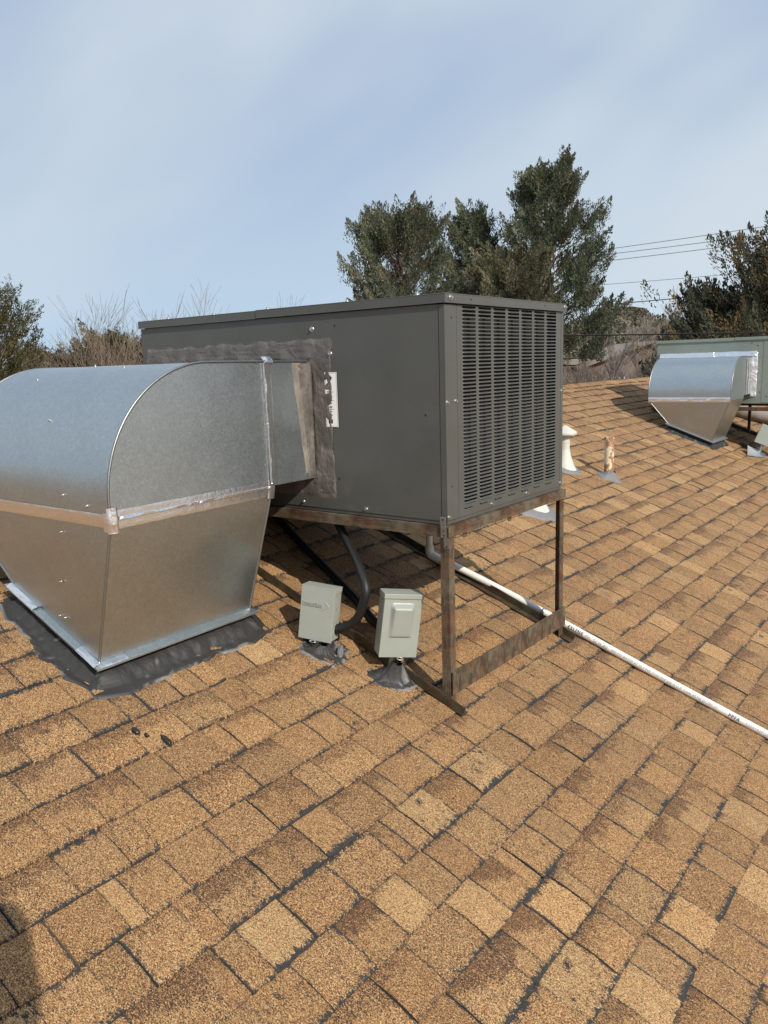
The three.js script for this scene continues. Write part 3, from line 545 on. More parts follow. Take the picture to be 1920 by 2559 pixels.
{
  const s = buildStand(0, 'rusty angle iron stand carrying the dark grey unit', UW);
  part('strap', [bx(-0.019, -0.0155, -0.012, 0.02, -0.020, 0.004, 0.001), bx(-0.0195, -0.016, -0.055, -0.012, -0.018, 0.006, 0.001), bx(-0.0185, -0.0155, -0.092, -0.055, -0.006, 0.017, 0.001)], M.zinc, s, 'bent galvanised strap screwed over the corner');
  for (const [y, z] of [[0.01, -0.008], [-0.03, -0.006], [-0.046, -0.004], [-0.085, 0.006]]) { const c = new THREE.CylinderGeometry(0.003, 0.003, 0.001, 10); c.rotateZ(Math.PI / 2); c.translate(-0.0199, y, z); part('dark_hole_disc', c, M.black, s); }  // black discs paint the darkness of the open strap holes
  for (const x of [0.12, 0.455]) { const sh = new THREE.Shape(); sh.moveTo(-0.014, 0.012); sh.lineTo(0.014, 0.012); sh.lineTo(0.014, -0.012); sh.quadraticCurveTo(0.014, -0.02, 0.006, -0.02); sh.lineTo(-0.008, -0.02); sh.quadraticCurveTo(-0.014, -0.02, -0.014, -0.012); sh.closePath(); const h = new THREE.Path(); h.absarc(0, -0.006, 0.0032, 0, 7, true); sh.holes.push(h); const g = new THREE.ExtrudeGeometry(sh, { depth: 0.003, bevelEnabled: false }); g.translate(x, -0.056, -0.004); part('hanging_tab', g, M.rust, s); }
}

// ================================================================ ELECTRICAL BOXES
const font = await new FontLoader().loadAsync('fonts/droid/droid_sans_bold.typeface.json');
function placed(geo, pos, a, b, c) { geo.applyMatrix4(new THREE.Matrix4().makeRotationFromEuler(new THREE.Euler(b, a, c, 'YXZ')).setPosition(...pos)); return geo; }
{
  const b = thing('disconnect_box', 'light grey electrical box with embossed lettering and arrow on its cover', 'electrical box');
  b.position.set(-0.197, -0.469, -0.481); b.rotation.order = 'YXZ'; b.rotation.set(-0.076, -1.272, -0.1);
  const w = 0.138, h = 0.207, d = 0.072;
  part('case', bx(-w / 2 + 0.003, w / 2 - 0.003, 0.003, h - 0.004, -d, -0.006, 0.003), M.boxPaint, b);
  const cover = part('cover', [bx(-w / 2, w / 2, 0, h, -0.0045, 0, 0.0018), bx(-w / 2 - 0.001, w / 2 + 0.001, h - 0.002, h + 0.0008, -d + 0.004, 0.0003, 0.001), bx(w / 2 - 0.001, w / 2 + 0.001, h - 0.018, h - 0.001, -d + 0.006, -0.001, 0.0008)], M.boxPaint, b);
  // embossed lettering: two large capitals, the rest small capitals
  let x = -w / 2 + 0.012; const y = h * 0.635;
  for (const [t, s] of [['D', 0.0165], ['IVERSI', 0.0125], ['T', 0.0165], ['ECH', 0.0125]]) for (const chr of t) {
    const g = new TextGeometry(chr, { font, size: s, depth: 0.003, curveSegments: 3, bevelEnabled: true, bevelThickness: 0.0004, bevelSize: 0.0003, bevelSegments: 1 });
    g.computeBoundingBox(); const wd = (g.boundingBox.max.x - g.boundingBox.min.x); g.translate(-g.boundingBox.min.x, 0, 0); g.scale(0.62, 1, 1); g.translate(x, y, -0.0002); part('letter', g, M.boxPaint, cover); x += wd * 0.62 + 0.0014;
  }
  const ax = w / 2 - 0.019, ay = y + 0.007;
  for (const [p, q] of [[[ax - 0.018, ay + 0.016], [ax, ay]], [[ax - 0.030, ay - 0.017], [ax, ay]]]) part('arrow_ridge', capped([p[0], p[1], 0.0004], [q[0], q[1], 0.0004], 0.0018, 8), M.boxPaint, cover);
  part('hasp', [(() => { const g = new THREE.TorusGeometry(0.0075, 0.0018, 8, 20); g.scale(1.5, 0.75, 1); g.rotateX(-1.1); g.translate(-0.006, -0.004, 0.003); return g; })()], M.steel, b);
  for (const [yy, zz] of [[h * 0.86, -0.03], [h * 0.62, -0.03]]) { const c = new THREE.CylinderGeometry(0.0035, 0.0035, 0.0015, 12); c.rotateZ(Math.PI / 2); c.translate(w / 2 - 0.0025, yy, zz); part('rivet', c, M.steel, b); }
  const k = [0.0175, 0.0125].map((r) => { const g = new THREE.TorusGeometry(r, 0.0012, 6, 28); g.rotateY(Math.PI / 2); g.translate(w / 2 - 0.003, 0.035, -0.034); return g; }); part('knockout', k, M.boxPaint, b);
  part('conduit_fitting', [(() => { const g = new THREE.CylinderGeometry(0.021, 0.021, 0.012, 8); g.rotateZ(Math.PI / 2); g.translate(w / 2 + 0.003, 0.046, -0.048); return g; })()], M.conduit, b);
  part('stub', capped([0, -0.075, -0.036], [0, 0.004, -0.036], 0.017, 14), M.zinc, b);
}
{
  const b = thing('disconnect_box', 'light grey electrical box with a raised panel on its flip cover', 'electrical box');
  b.position.set(-0.042, -0.530, -0.206); b.rotation.order = 'YXZ'; b.rotation.set(0.03, -0.662, -0.132);
  const w = 0.149, h = 0.247, d = 0.077;
  part('case', bx(-w / 2 + 0.002, w / 2 - 0.002, 0.002, h - 0.003, -d, -0.004, 0.003), M.boxPaint, b);
  const cover = part('cover', bx(-w / 2 + 0.001, w / 2 - 0.001, 0, h - 0.019, -0.004, 0, 0.0018), M.boxPaint, b);
  part('hood', [bx(-w / 2 - 0.002, w / 2 + 0.002, h - 0.019, h, -d + 0.006, 0.004, 0.0022)], M.boxPaint, b);
  // raised panel: steep at the top, running out at the bottom, soft edges
  const px0 = -w / 2 + 0.027, px1 = w / 2 - 0.027, py0 = 0.077, py1 = h - 0.034;
  const pg = sheet((u, v) => { const q = Math.min(u, 1 - u) * (px1 - px0), t = (1 - v) * (py1 - py0); const k = Math.min(1, v * 0.75 + 0.22); const hh = 0.024 * k * sst(0, 0.016, q) * sst(0, 0.024, t) * sst(0, 0.05, v + 0.0); return [mix(px0, px1, u), mix(py0, py1, v), 0.0003 + hh]; }, 30, 36, { uv: (u, v) => [u * 0.1, v * 0.15] }); part('raised_panel', pg, M.boxPaint, cover);
  part('hasp', [(() => { const g = new THREE.TorusGeometry(0.008, 0.0018, 8, 20); g.scale(1.4, 0.8, 1); g.rotateX(-1.1); g.translate(0.01, -0.004, 0.003); return g; })()], M.steel, b);
  for (const yy of [0.05, h - 0.03]) { const c = new THREE.CylinderGeometry(0.003, 0.003, 0.0015, 10); c.rotateZ(Math.PI / 2); c.translate(-w / 2 + 0.0018, yy, -0.03); part('dark_hole_disc', c, M.black, b); }  // hole darkness put on as black discs, the case side stays closed
  part('stub', capped([-0.005, -0.10, -0.036], [0, 0.003, -0.036], 0.021, 16), M.zinc, b);
}
// cement cones round the stubs
function cementCone(x, z, r0, R0, h, seed, label, sq = 1, ang = 0) {
  const o = thing('roof_cement_mound', label, 'roof cement');
  const f = (u, v) => { const a = u * 2 * Math.PI, ca = Math.cos(a), sa = Math.sin(a), out = R0 * (0.70 + 0.5 * fbm(ca * 1.2 + seed, sa * 1.2, seed, 2) + 0.22 * (fbm(ca * 9 + seed, sa * 9, seed, 2) - 0.4)), r = mix(r0, out, v), xx = ca * r, zz = sa * r * sq; const X = x + xx * Math.cos(ang) - zz * Math.sin(ang), Z = z + xx * Math.sin(ang) + zz * Math.cos(ang); const hh = h * Math.pow(1 - v, 3.2) + (v < 0.96 ? 0.009 + 0.026 * (fbm(X * 45, Z * 45, seed, 4) - 0.45) * (1 - v * 0.5) : -0.006); return RP(X, Z, hh); };
  part('mound', sheet(f, 72, 14, { flip: true, uv: (u, v) => [u * 0.6, v * R0], col: (u, v) => { const p = f(u, v), n = fbm(p[0] * 40, p[2] * 40, seed, 4), e = sst(0.55, 0.66, n + (v > 0.82 ? 0.12 : -0.06)), c = mix(0.030, 0.18, e); return [c, c * 0.96, c * 0.93]; } }), M.cement, o);
  return o;
}
cementCone(-0.170, -0.470, 0.014, 0.100, 0.024, 5, 'dark cement patch under the electrical box with lettering', 1.0, 0.4);
cementCone(-0.055, -0.225, 0.022, 0.102, 0.066, 9, 'dark cement cone at the foot of the box with a raised panel', 0.8, 0.3);
// small loose lump between the boxes
{
  const o = thing('cement_lump', 'small grey cement lump on the shingles between the electrical boxes', 'lump');
  const g = new THREE.IcosahedronGeometry(1, 3), p = g.attributes.position; for (let i = 0; i < p.count; i++) { const v = V(p.getX(i), p.getY(i), p.getZ(i)), k = 0.75 + 0.5 * fbm(v.x * 1.8 + 5, v.y * 1.8, v.z * 1.8 + 9, 3); p.setXYZ(i, v.x * 0.014 * k, v.y * 0.03 * k, v.z * 0.013 * k); } g.computeVertexNormals(); g.rotateZ(-0.2); g.translate(...RP(-0.137, -0.413, 0.022)); part('lump', g, M.lead, o);
}
// ================================================================ CONDUITS
function conduit(pts, r, label) { const o = thing('flexible_conduit', label, 'conduit'); part('jacket', tube(pts, r, 120, 14), M.conduit, o); return o; }
conduit([[0.12, 0.0, -0.66], [0.06, -0.055, -0.57], [0.0, -0.13, -0.46], [-0.07, -0.21, -0.345], [-0.10, -0.27, -0.30], [-0.103, -0.335, -0.318], [-0.104, -0.385, -0.345], [-0.113, -0.418, -0.385], [-0.127, -0.431, -0.425], [-0.136, -0.433, -0.452]], 0.0172, 'black flexible conduit looping down to the electrical box with lettering');
conduit([[0.47, -0.012, -1.52], [0.47, -0.10, -1.42], ...[[0.43, -1.25], [0.36, -1.05], [0.29, -0.83], [0.22, -0.62], [0.16, -0.47], [0.08, -0.33], [0.02, -0.27]].map(([x, z], i) => RP(x, z, i > 4 ? 0.03 + 0.035 * (i - 4) : 0.022))], 0.018, 'black flexible conduit lying on the shingles behind the box with a raised panel');

// ================================================================ CONDENSATE PIPE
{
  const o = thing('condensate_pipe', 'white plastic drain pipe running down the shingles from under the unit', 'pipe');
  const r = 0.0165, P0 = RP(0.893, -0.700, 0.045), P1 = RP(0.972, -0.25, 0.04), P2 = RP(1.045, 0.55, 0.024), P3 = RP(1.12, 1.45, 0.022);
  const pts = [[P0[0] + 0.002, P0[1], P0[2] + 0.02], P1, P2, P3];
  // printed line of lettering along the flank
  const cv = document.createElement('canvas'); cv.width = 2048; cv.height = 96; const q = cv.getContext('2d'); q.fillStyle = '#f0eeea'; q.fillRect(0, 0, 2048, 96);
  const rr = rng(77); for (let k = 0; k < 900; k++) { const a = 0.02 + 0.05 * rr(); q.fillStyle = `rgba(120,105,85,${a})`; q.fillRect(rr() * 2048, rr() * 96, 2 + 26 * rr(), 1 + 2 * rr()); }
  q.fillStyle = '#77736c'; q.textBaseline = 'middle';
  const y = 52; q.font = 'bold 21px sans-serif'; q.fillStyle = '#33322f'; q.fillText('ESLINE', 655, y); q.fillStyle = '#77736c'; q.font = '14px sans-serif'; q.fillText('PVC', 735, y); q.font = '20px sans-serif'; q.fillText('SCH 40', 770, y);
  q.font = '14px sans-serif'; q.fillText('480 PSI WATER AT 73 F PVC 1120 NSF-pw-G U.P. Code ASTM D1785-21', 850, y); q.font = 'bold 18px sans-serif'; q.fillStyle = '#33322f'; q.fillText('PPFA', 1330, y); q.fillStyle = '#77736c'; q.font = '15px sans-serif'; q.fillText('122519ZP2ADJR 2045', 1395, y);
  for (let k = 0; k < 26; k++) q.fillRect(1570 + k * 2.6, y - 9, 1 + (k % 3) * 0.4, 17); q.fillText('U.S.A. Made & Owned', 1665, y);
  const tx = new THREE.CanvasTexture(cv); tx.colorSpace = THREE.SRGBColorSpace; tx.wrapS = tx.wrapT = THREE.RepeatWrapping;
  const c = new THREE.CatmullRomCurve3(pts.map((p) => V(...p))), L = c.getLength(), camSide = V(-0.8, 0.45, 0.35).normalize();
  const g = sheet((u, v) => { const p = c.getPointAt(u), t = c.getTangentAt(u), a = camSide.clone().addScaledVector(t, -camSide.dot(t)).normalize(), b = a.clone().cross(t), w = (v - 0.5) * 2 * Math.PI; p.addScaledVector(a, r * Math.cos(w)).addScaledVector(b, r * Math.sin(w)); return [p.x, p.y, p.z]; }, 160, 24, { uv: (u, v) => [u, v] });
  part('pipe', g, std({ color: rgb(0.80, 0.79, 0.77), map: tx, roughness: 0.36 }), o);
  // riser and elbow
  const k = V(...P0);
  part('riser', capped([k.x, k.y + 0.012, k.z - 0.006], [k.x, -0.013, k.z - 0.006], r * 0.97, 18), M.pvc, o);
  part('elbow', [tube([[k.x, k.y + 0.05, k.z - 0.006], [k.x, k.y + 0.02, k.z - 0.005], [k.x, k.y + 0.002, k.z + 0.002], [k.x + 0.003, k.y - 0.008, k.z + 0.022], [k.x + 0.008, k.y - 0.024, k.z + 0.06]], r * 1.28, 30, 18)], M.pvc, o);
  part('clamp', [(() => { const p = c.getPointAt(0.262), t = c.getTangentAt(0.262), g2 = new THREE.TorusGeometry(r + 0.002, 0.003, 8, 28); g2.scale(1, 1, 2.4); g2.applyQuaternion(new THREE.Quaternion().setFromUnitVectors(V(0, 0, 1), t)); g2.translate(p.x, p.y, p.z); return g2; })(), (() => { const p = c.getPointAt(0.262); return bx(p.x - 0.028, p.x - 0.012, p.y - 0.035, p.y - 0.012, p.z - 0.006, p.z + 0.006, 0.002); })()], M.steel, o);
}

// ================================================================ ROOF VENTS
{
  const v = thing('roof_vent', 'white roof vent with a conical cap on the shingles', 'vent');
  const b = RP(3.37, -1.11, 0), x = b[0], z = b[2], y = b[1];
  const lp = [[0.10, -0.03], [0.085, 0.0], [0.07, 0.03], [0.05, 0.09], [0.040, 0.14], [0.038, 0.15], [0.038, 0.275]].map(([r, h]) => new THREE.Vector2(r, h)); const g = new THREE.LatheGeometry(lp, 36); g.translate(x, y, z); part('flared_pipe', g, M.white, v);
  const bandG = new THREE.TorusGeometry(0.039, 0.002, 6, 36); bandG.rotateX(Math.PI / 2); bandG.translate(x, y + 0.2, z); part('band', bandG, M.white, v);
  const cp = [[0.001, 0.330], [0.010, 0.328], [0.088, 0.282], [0.090, 0.276], [0.090, 0.260], [0.085, 0.260], [0.083, 0.272], [0.02, 0.31]].map(([r, h]) => new THREE.Vector2(r, h)); const cg = new THREE.LatheGeometry(cp, 36); cg.translate(x, y, z); part('cap', cg, M.white, v);
  const f = sheet((u, w) => { const a = u * 2 * Math.PI, r = mix(0.04, 0.14 * (0.8 + 0.4 * fbm(Math.cos(a) * 2 + 4, Math.sin(a) * 2, 3)), w); return RP(x + Math.cos(a) * r, z + Math.sin(a) * r, 0.014 * (1 - w) + (w < 0.95 ? 0.012 : -0.002)); }, 48, 6, { flip: true }); part('flashing', f, M.lead, v);
}
{
  const v = thing('vent_pipe', 'rusty peeling vent pipe standing on the shingles beside the white vent', 'pipe');
  const b = RP(3.63, -0.86, 0), r = 0.0365;
  const m = std({ roughness: 0.75, map: dataTex(256, 512, (x, y) => { const n = tfbm(x / 256, y / 512, 8, 33, 5), f = tfbm(x / 256, y / 512, 30, 7, 3), lowr = sst(0.42, 0.0, y / 512); const k = sst(0.47, 0.56, n * 0.7 + f * 0.3 + lowr * 0.16 + sst(0.9, 1.0, y / 512) * 0.1); const c = [mix(206, 146, k), mix(194, 106, k), mix(168, 76, k)]; return c.map((q) => cl(q * (0.85 + 0.3 * f))); }, true) });
  const cy = new THREE.CylinderGeometry(r, r, 0.36, 24, 1, true); cy.translate(b[0], b[1] + 0.14, b[2]); part('pipe', [cy, (() => { const g = new THREE.RingGeometry(r - 0.005, r, 24); g.rotateX(-Math.PI / 2); g.translate(b[0], b[1] + 0.32, b[2]); return g; })(), (() => { const g = new THREE.CylinderGeometry(r - 0.005, r - 0.005, 0.2, 24, 1, true); g.translate(b[0], b[1] + 0.22, b[2]); return g; })()], m, v);
  const f = sheet((u, w) => { const a = u * 2 * Math.PI, R = 0.095 * (0.7 + 0.6 * fbm(Math.cos(a) * 2 + 9, Math.sin(a) * 2, 3)), rr = mix(0.036, R, w), x = b[0] + Math.cos(a) * rr, z = b[2] + Math.sin(a) * rr; return RP(x, z, 0.05 * Math.pow(1 - w, 3) + (w < 0.95 ? 0.012 + 0.01 * (fbm(x * 30, z * 30, 2) - 0.4) : -0.004)); }, 48, 9, { flip: true }); part('sealant', f, M.lead, v);
}
{
  const v = thing('roof_vent', 'short pale vent with grey flashing on the shingles behind the unit', 'vent');
  const b = RP(2.24, -0.80, 0), x = b[0], y = b[1], z = b[2];
  const lp = [[0.11, -0.02], [0.09, 0.02], [0.07, 0.06], [0.055, 0.11], [0.05, 0.2], [0.05, 0.27]].map(([r, h]) => new THREE.Vector2(r, h)); const g = new THREE.LatheGeometry(lp, 36); g.translate(x, y, z); part('flared_pipe', g, M.white, v);
  const cp = [[0.001, 0.36], [0.11, 0.31], [0.11, 0.29], [0.02, 0.33]].map(([r, h]) => new THREE.Vector2(r, h)); const cg = new THREE.LatheGeometry(cp, 36); cg.translate(x, y, z); part('cap', cg, M.white, v);
  const f = sheet((u, w) => { const a = u * 2 * Math.PI, rr = mix(0.06, 0.16 * (0.8 + 0.4 * fbm(Math.cos(a) * 2 + 14, Math.sin(a) * 2, 3)), w); return RP(x + Math.cos(a) * rr, z + Math.sin(a) * rr, 0.03 * (1 - w) + (w < 0.95 ? 0.012 : -0.002)); }, 48, 6, { flip: true }); part('flashing', f, M.lead, v);
}

// ================================================================ FAR UNIT
const FX = 6.9;
{
  const u = thing('rooftop_unit', 'green painted rooftop air conditioner farther along the roof', 'air conditioner');
  const y0 = 0.022, y1 = 0.72, zA = -1.62, zB = 0.06, w = 0.92;
  part('cabinet', bx(FX, FX + w, y0, y1 - 0.03, zA, zB, 0.004), M.greenPaint, u);
  part('lid', [bx(FX - 0.012, FX + w + 0.012, y1 - 0.033, y1, zA - 0.012, -0.80, 0.003)], M.greenPaint, u); part('lid_section', [bx(FX - 0.012, FX + w + 0.012, y1 - 0.031, y1 + 0.002, -0.795, zB + 0.012, 0.003)], M.greenPaint, u);
  part('access_panel', bx(FX - 0.003, FX, y0 + 0.01, y1 - 0.05, -0.50, -0.06, 0.001), M.greenPaint, u);
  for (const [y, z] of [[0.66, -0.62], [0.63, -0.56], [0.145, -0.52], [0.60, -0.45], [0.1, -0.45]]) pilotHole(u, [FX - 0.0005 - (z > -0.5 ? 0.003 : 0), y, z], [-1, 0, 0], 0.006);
  const d = buildDuct({ label: 'smaller weathered galvanised duct elbow taped to the green unit', X: FX - 0.001, xo: 6.15, xt: 6.66, zn: -0.62, zf: -1.44, yt: 0.525, yb: 0.095, thr: 0.03, R: 0.36, bottom: [[6.175, -0.317, -0.79], [6.68, -0.317, -0.79], [6.68, -0.147, -1.236], [6.175, -0.147, -1.236]] });
  foilStrip([[6.149, 0.10, -0.62], [6.149, 0.10, -1.0], [6.149, 0.10, -1.44]], [-1, 0, 0], 0.05, d, 12.3, 'foil_tape', 0.004);
  foilStrip([[FX - 0.012, 0.545, -0.56], [FX - 0.012, 0.545, -1.0], [FX - 0.012, 0.545, -1.58]], [-1, 0.4, 0], 0.07, d, 13.1, 'foil_tape', 0.008);
  foilStrip([[FX - 0.004, 0.56, -0.585], [FX - 0.004, 0.33, -0.585], [FX - 0.004, 0.10, -0.585]], [-1, 0, 0.4], 0.075, d, 14.7, 'foil_tape', 0.008);
  for (const x of [FX - 0.07, FX - 0.15]) foilStrip([[x, 0.50, -0.619], [x, 0.33, -0.619], [x, 0.13, -0.619]], [0, 0, 1], 0.05, d, 15.1 + x, 'foil_tape', 0.004);
  const c = thing('roof_curb', 'black tarred roof curb under the smaller weathered duct', 'roof curb', 'curbs under the ducts');
  const X0 = 6.185, X1 = 6.67, Z0c = -1.22, Z1c = -0.81, wall = (a, b) => sheet((s, t) => RP(mix(a[0], b[0], s), mix(a[1], b[1], s), mix(-0.01, 0.066, t)), 8, 2);
  part('curb_wall', [wall([X0, Z1c], [X1, Z1c]), wall([X1, Z1c], [X1, Z0c]), wall([X1, Z0c], [X0, Z0c]), wall([X0, Z0c], [X0, Z1c])], M.curb, c);
  cementSkirt(X0, X1, Z0c, Z1c, 0.03, 0.08, 57, c, 'roof_cement');
  buildStand(FX, 'rusty angle iron stand carrying the green unit', 0.92, true);
  // its own little electrics
  const b = thing('disconnect_box', 'weathered grey electrical box in front of the green unit', 'electrical box');
  b.position.set(6.80, -0.40, -0.44); b.rotation.order = 'YXZ'; b.rotation.set(-0.12, -1.25, -0.38);
  part('case', bx(-0.085, 0.085, 0, 0.20, -0.075, -0.004, 0.004), M.boxPaint, b); part('cover', bx(-0.088, 0.088, -0.002, 0.203, -0.004, 0.0, 0.002), M.boxPaint, b); part('stub', capped([0.01, -0.13, -0.036], [0, 0.004, -0.036], 0.02, 12), M.zinc, b);
  const s = thing('metal_offcut', 'bright folded sheet metal scrap on the shingles near the green unit', 'sheet metal');
  const pA = RP(6.50, -0.52, 0.012), pB = RP(6.74, -0.40, 0.012), pC = RP(6.64, -0.58, 0.085), pD = RP(6.98, -0.44, 0.02);
  part('folded_sheet', [sheet((a, t) => { const p = V(...pA).lerp(V(...pB), a).lerp(V(...pC), t); p.y += 0.004 * fbm(a * 6, t * 6, 3); return p.toArray(); }, 10, 10), sheet((a, t) => { const p = V(...pB).lerp(V(...pD), a).lerp(V(...pC), t); return p.toArray(); }, 10, 10)], M.galv, s);
  const t = thing('insulated_line', 'grey wrapped insulated line lying behind the green unit', 'insulation');
  const lump = (pts, r, nm) => { const g = tube(pts, r, 60, 16), p = g.attributes.position, n = g.attributes.normal; for (let i = 0; i < p.count; i++) { const k = 0.04 * (fbm(p.getX(i) * 9, p.getY(i) * 9, p.getZ(i) * 9, 3) - 0.5); p.setXYZ(i, p.getX(i) + n.getX(i) * k, p.getY(i) + n.getY(i) * k, p.getZ(i) + n.getZ(i) * k); } g.computeVertexNormals(); part(nm, g, std({ color: rgb(0.20, 0.175, 0.16), roughness: 0.8 }), t); };
  lump([RP(8.3, -1.7, 0.11), RP(8.5, -1.35, 0.10), RP(8.75, -1.05, 0.11), RP(9.0, -0.8, 0.10)], 0.085, 'wrap');
}

// ================================================================ small things on the shingles
{
  const spots = [[-1.005, -0.475, 0.012, 1.4], [-0.99, -0.445, 0.008, 1.1], [-0.955, -0.40, 0.013, 1.9]];
  spots.forEach(([x, z, r, q], i) => {
    const o = thing('cement_daub', ['rounded black cement daub on the shingles below the large duct', 'tiny black cement daub between the two larger ones', 'longest black cement daub on the shingles below the large duct'][i], 'roof cement', 'cement daubs below the duct');
    part('daub', sheet((u, v) => { const a = u * 2 * Math.PI, rr = r * v * (0.7 + 0.6 * fbm(Math.cos(a) * 2 + i * 4, Math.sin(a) * 2, 2)), X = x + Math.cos(a) * rr * 0.8, Z = z + Math.sin(a) * rr * q; return RP(X, Z, 0.011 + 0.007 * (1 - v * v) - (v > 0.9 ? 0.008 : 0)); }, 24, 6, { flip: true }), std({ color: rgb(0.016, 0.016, 0.016), roughness: 0.35 }), o);
  });
}

// ================================================================ SURROUNDINGS
const GY = -4.6, EYE = [-2.3127, 0.5489, 1.5011];
const at = (az, d) => [EYE[0] + d * Math.sin(az * D2R), EYE[2] - d * Math.cos(az * D2R)];
{
  const g = structure('ground');
  const m = std({ roughness: 0.95, map: dataTex(512, 512, (x, y) => { const n = tfbm(x / 512, y / 512, 5, 3, 6), k = 0.75 + 0.5 * n; return [cl(150 * k), cl(124 * k), cl(92 * k)]; }, true, 0.05) });
  part('ground', sheet((u, v) => [mix(-900, 900, u), GY, mix(900, -900, v)], 4, 4, { uv: (u, v) => [u * 1800, v * 1800] }), m, g).userData.kind = 'structure';
}
// hill across the valley
const hillH = (az, d) => {
  const top = 13.3 * Math.exp(-Math.pow((az - 68.8) / 3.6, 2)) * 0.75 + 5.2 + 2.5 * Math.sin(az * 0.21) + 1.2 * fbm(az * 0.9, d * 0.01, 1);
  return GY + (top + 3.6) * sst(150, 320, d) - 8 * sst(360, 560, d) + 1.4 * (fbm(az * 1.3, d * 0.04, 5) - 0.5);
};
{
  const h = structure('hill');
  const m = std({ vertexColors: true, roughness: 1 });
  const f = (u, v) => { const az = mix(10, 120, u), d = mix(140, 560, v), p = at(az, d); return [p[0], hillH(az, d), p[1]]; };
  part('slope', sheet(f, 240, 60, { col: (u, v) => { const n = fbm(u * 160, v * 40, 2, 4), k = 0.7 + 0.6 * n, t = sst(0.5, 0.62, fbm(u * 60, v * 22, 7, 3)); return [mix(0.17, 0.10, t) * k, mix(0.135, 0.095, t) * k, mix(0.095, 0.065, t) * k]; } }), m, h);
  const track = (a0, a1, d0, d1) => sheet((u, v) => { const az = mix(a0, a1, u), d = mix(d0, d1, u) + (v - 0.5) * 9, p = at(az, d); return [p[0], hillH(az, d) + 0.35, p[1]]; }, 60, 2);
  part('dirt_track', [track(66.6, 69.9, 268, 312), track(67.7, 69.6, 258, 262)], std({ color: rgb(0.36, 0.27, 0.19), roughness: 1 }), h);
}
// ---- foliage
const _p = new THREE.Vector3(), _d = new THREE.Vector3(), _e = new THREE.Vector3();
function leafBuffer() {
  const P = [], C = [];
  return {
    leaf(c, d, s, w, col) { // diamond leaf-spray: two triangles
      const e = _e.set(d.y, d.z - 0.3, d.x + 0.2).cross(d).normalize().multiplyScalar(w);
      const a = c, b = [c.x + d.x * s * 0.45 + e.x, c.y + d.y * s * 0.45 + e.y, c.z + d.z * s * 0.45 + e.z], f = [c.x + d.x * s * 0.5 - e.x, c.y + d.y * s * 0.5 - e.y, c.z + d.z * s * 0.5 - e.z], t = [c.x + d.x * s, c.y + d.y * s, c.z + d.z * s];
      P.push(a.x, a.y, a.z, ...b, ...t, a.x, a.y, a.z, ...t, ...f); for (let i = 0; i < 6; i++) C.push(col[0], col[1], col[2]);
    },
    geo() { const g = new THREE.BufferGeometry(); g.setAttribute('position', new THREE.Float32BufferAttribute(P, 3)); g.setAttribute('color', new THREE.Float32BufferAttribute(C, 3)); g.computeVertexNormals(); return g; },
  };
}
const leafMat = std({ vertexColors: true, roughness: 0.9 });
const barkMat = std({ color: rgb(0.55, 0.5, 0.45), map: barkMap, roughness: 0.95 });
const twigMat = std({ color: rgb(0.20, 0.165, 0.14), roughness: 0.95 });
function limb(P, p0, p1, r0, r1, n = 4) { // tapered prism appended to list
  const a = V(...p0), b = V(...p1), t = b.clone().sub(a).normalize(), s = Math.abs(t.y) > 0.9 ? V(1, 0, 0) : V(0, 1, 0), e = t.clone().cross(s).normalize(), f = t.clone().cross(e);
  for (let i = 0; i < n; i++) { const q = [i, i + 1].map((k) => { const w = k / n * 2 * Math.PI; return e.clone().multiplyScalar(Math.cos(w)).addScaledVector(f, Math.sin(w)); }); const A = a.clone().addScaledVector(q[0], r0), B = a.clone().addScaledVector(q[1], r0), C = b.clone().addScaledVector(q[0], r1), D = b.clone().addScaledVector(q[1], r1); P.push(A.x, A.y, A.z, C.x, C.y, C.z, B.x, B.y, B.z, B.x, B.y, B.z, C.x, C.y, C.z, D.x, D.y, D.z); }
}
function fromList(P) { const g = new THREE.BufferGeometry(); g.setAttribute('position', new THREE.Float32BufferAttribute(P, 3)); g.setAttribute('uv', new THREE.Float32BufferAttribute(new Float32Array(P.length / 3 * 2).map((_, i) => (P[(i >> 1) * 3 + (i & 1)] * 0.7)), 2)); g.computeVertexNormals(); return g; }
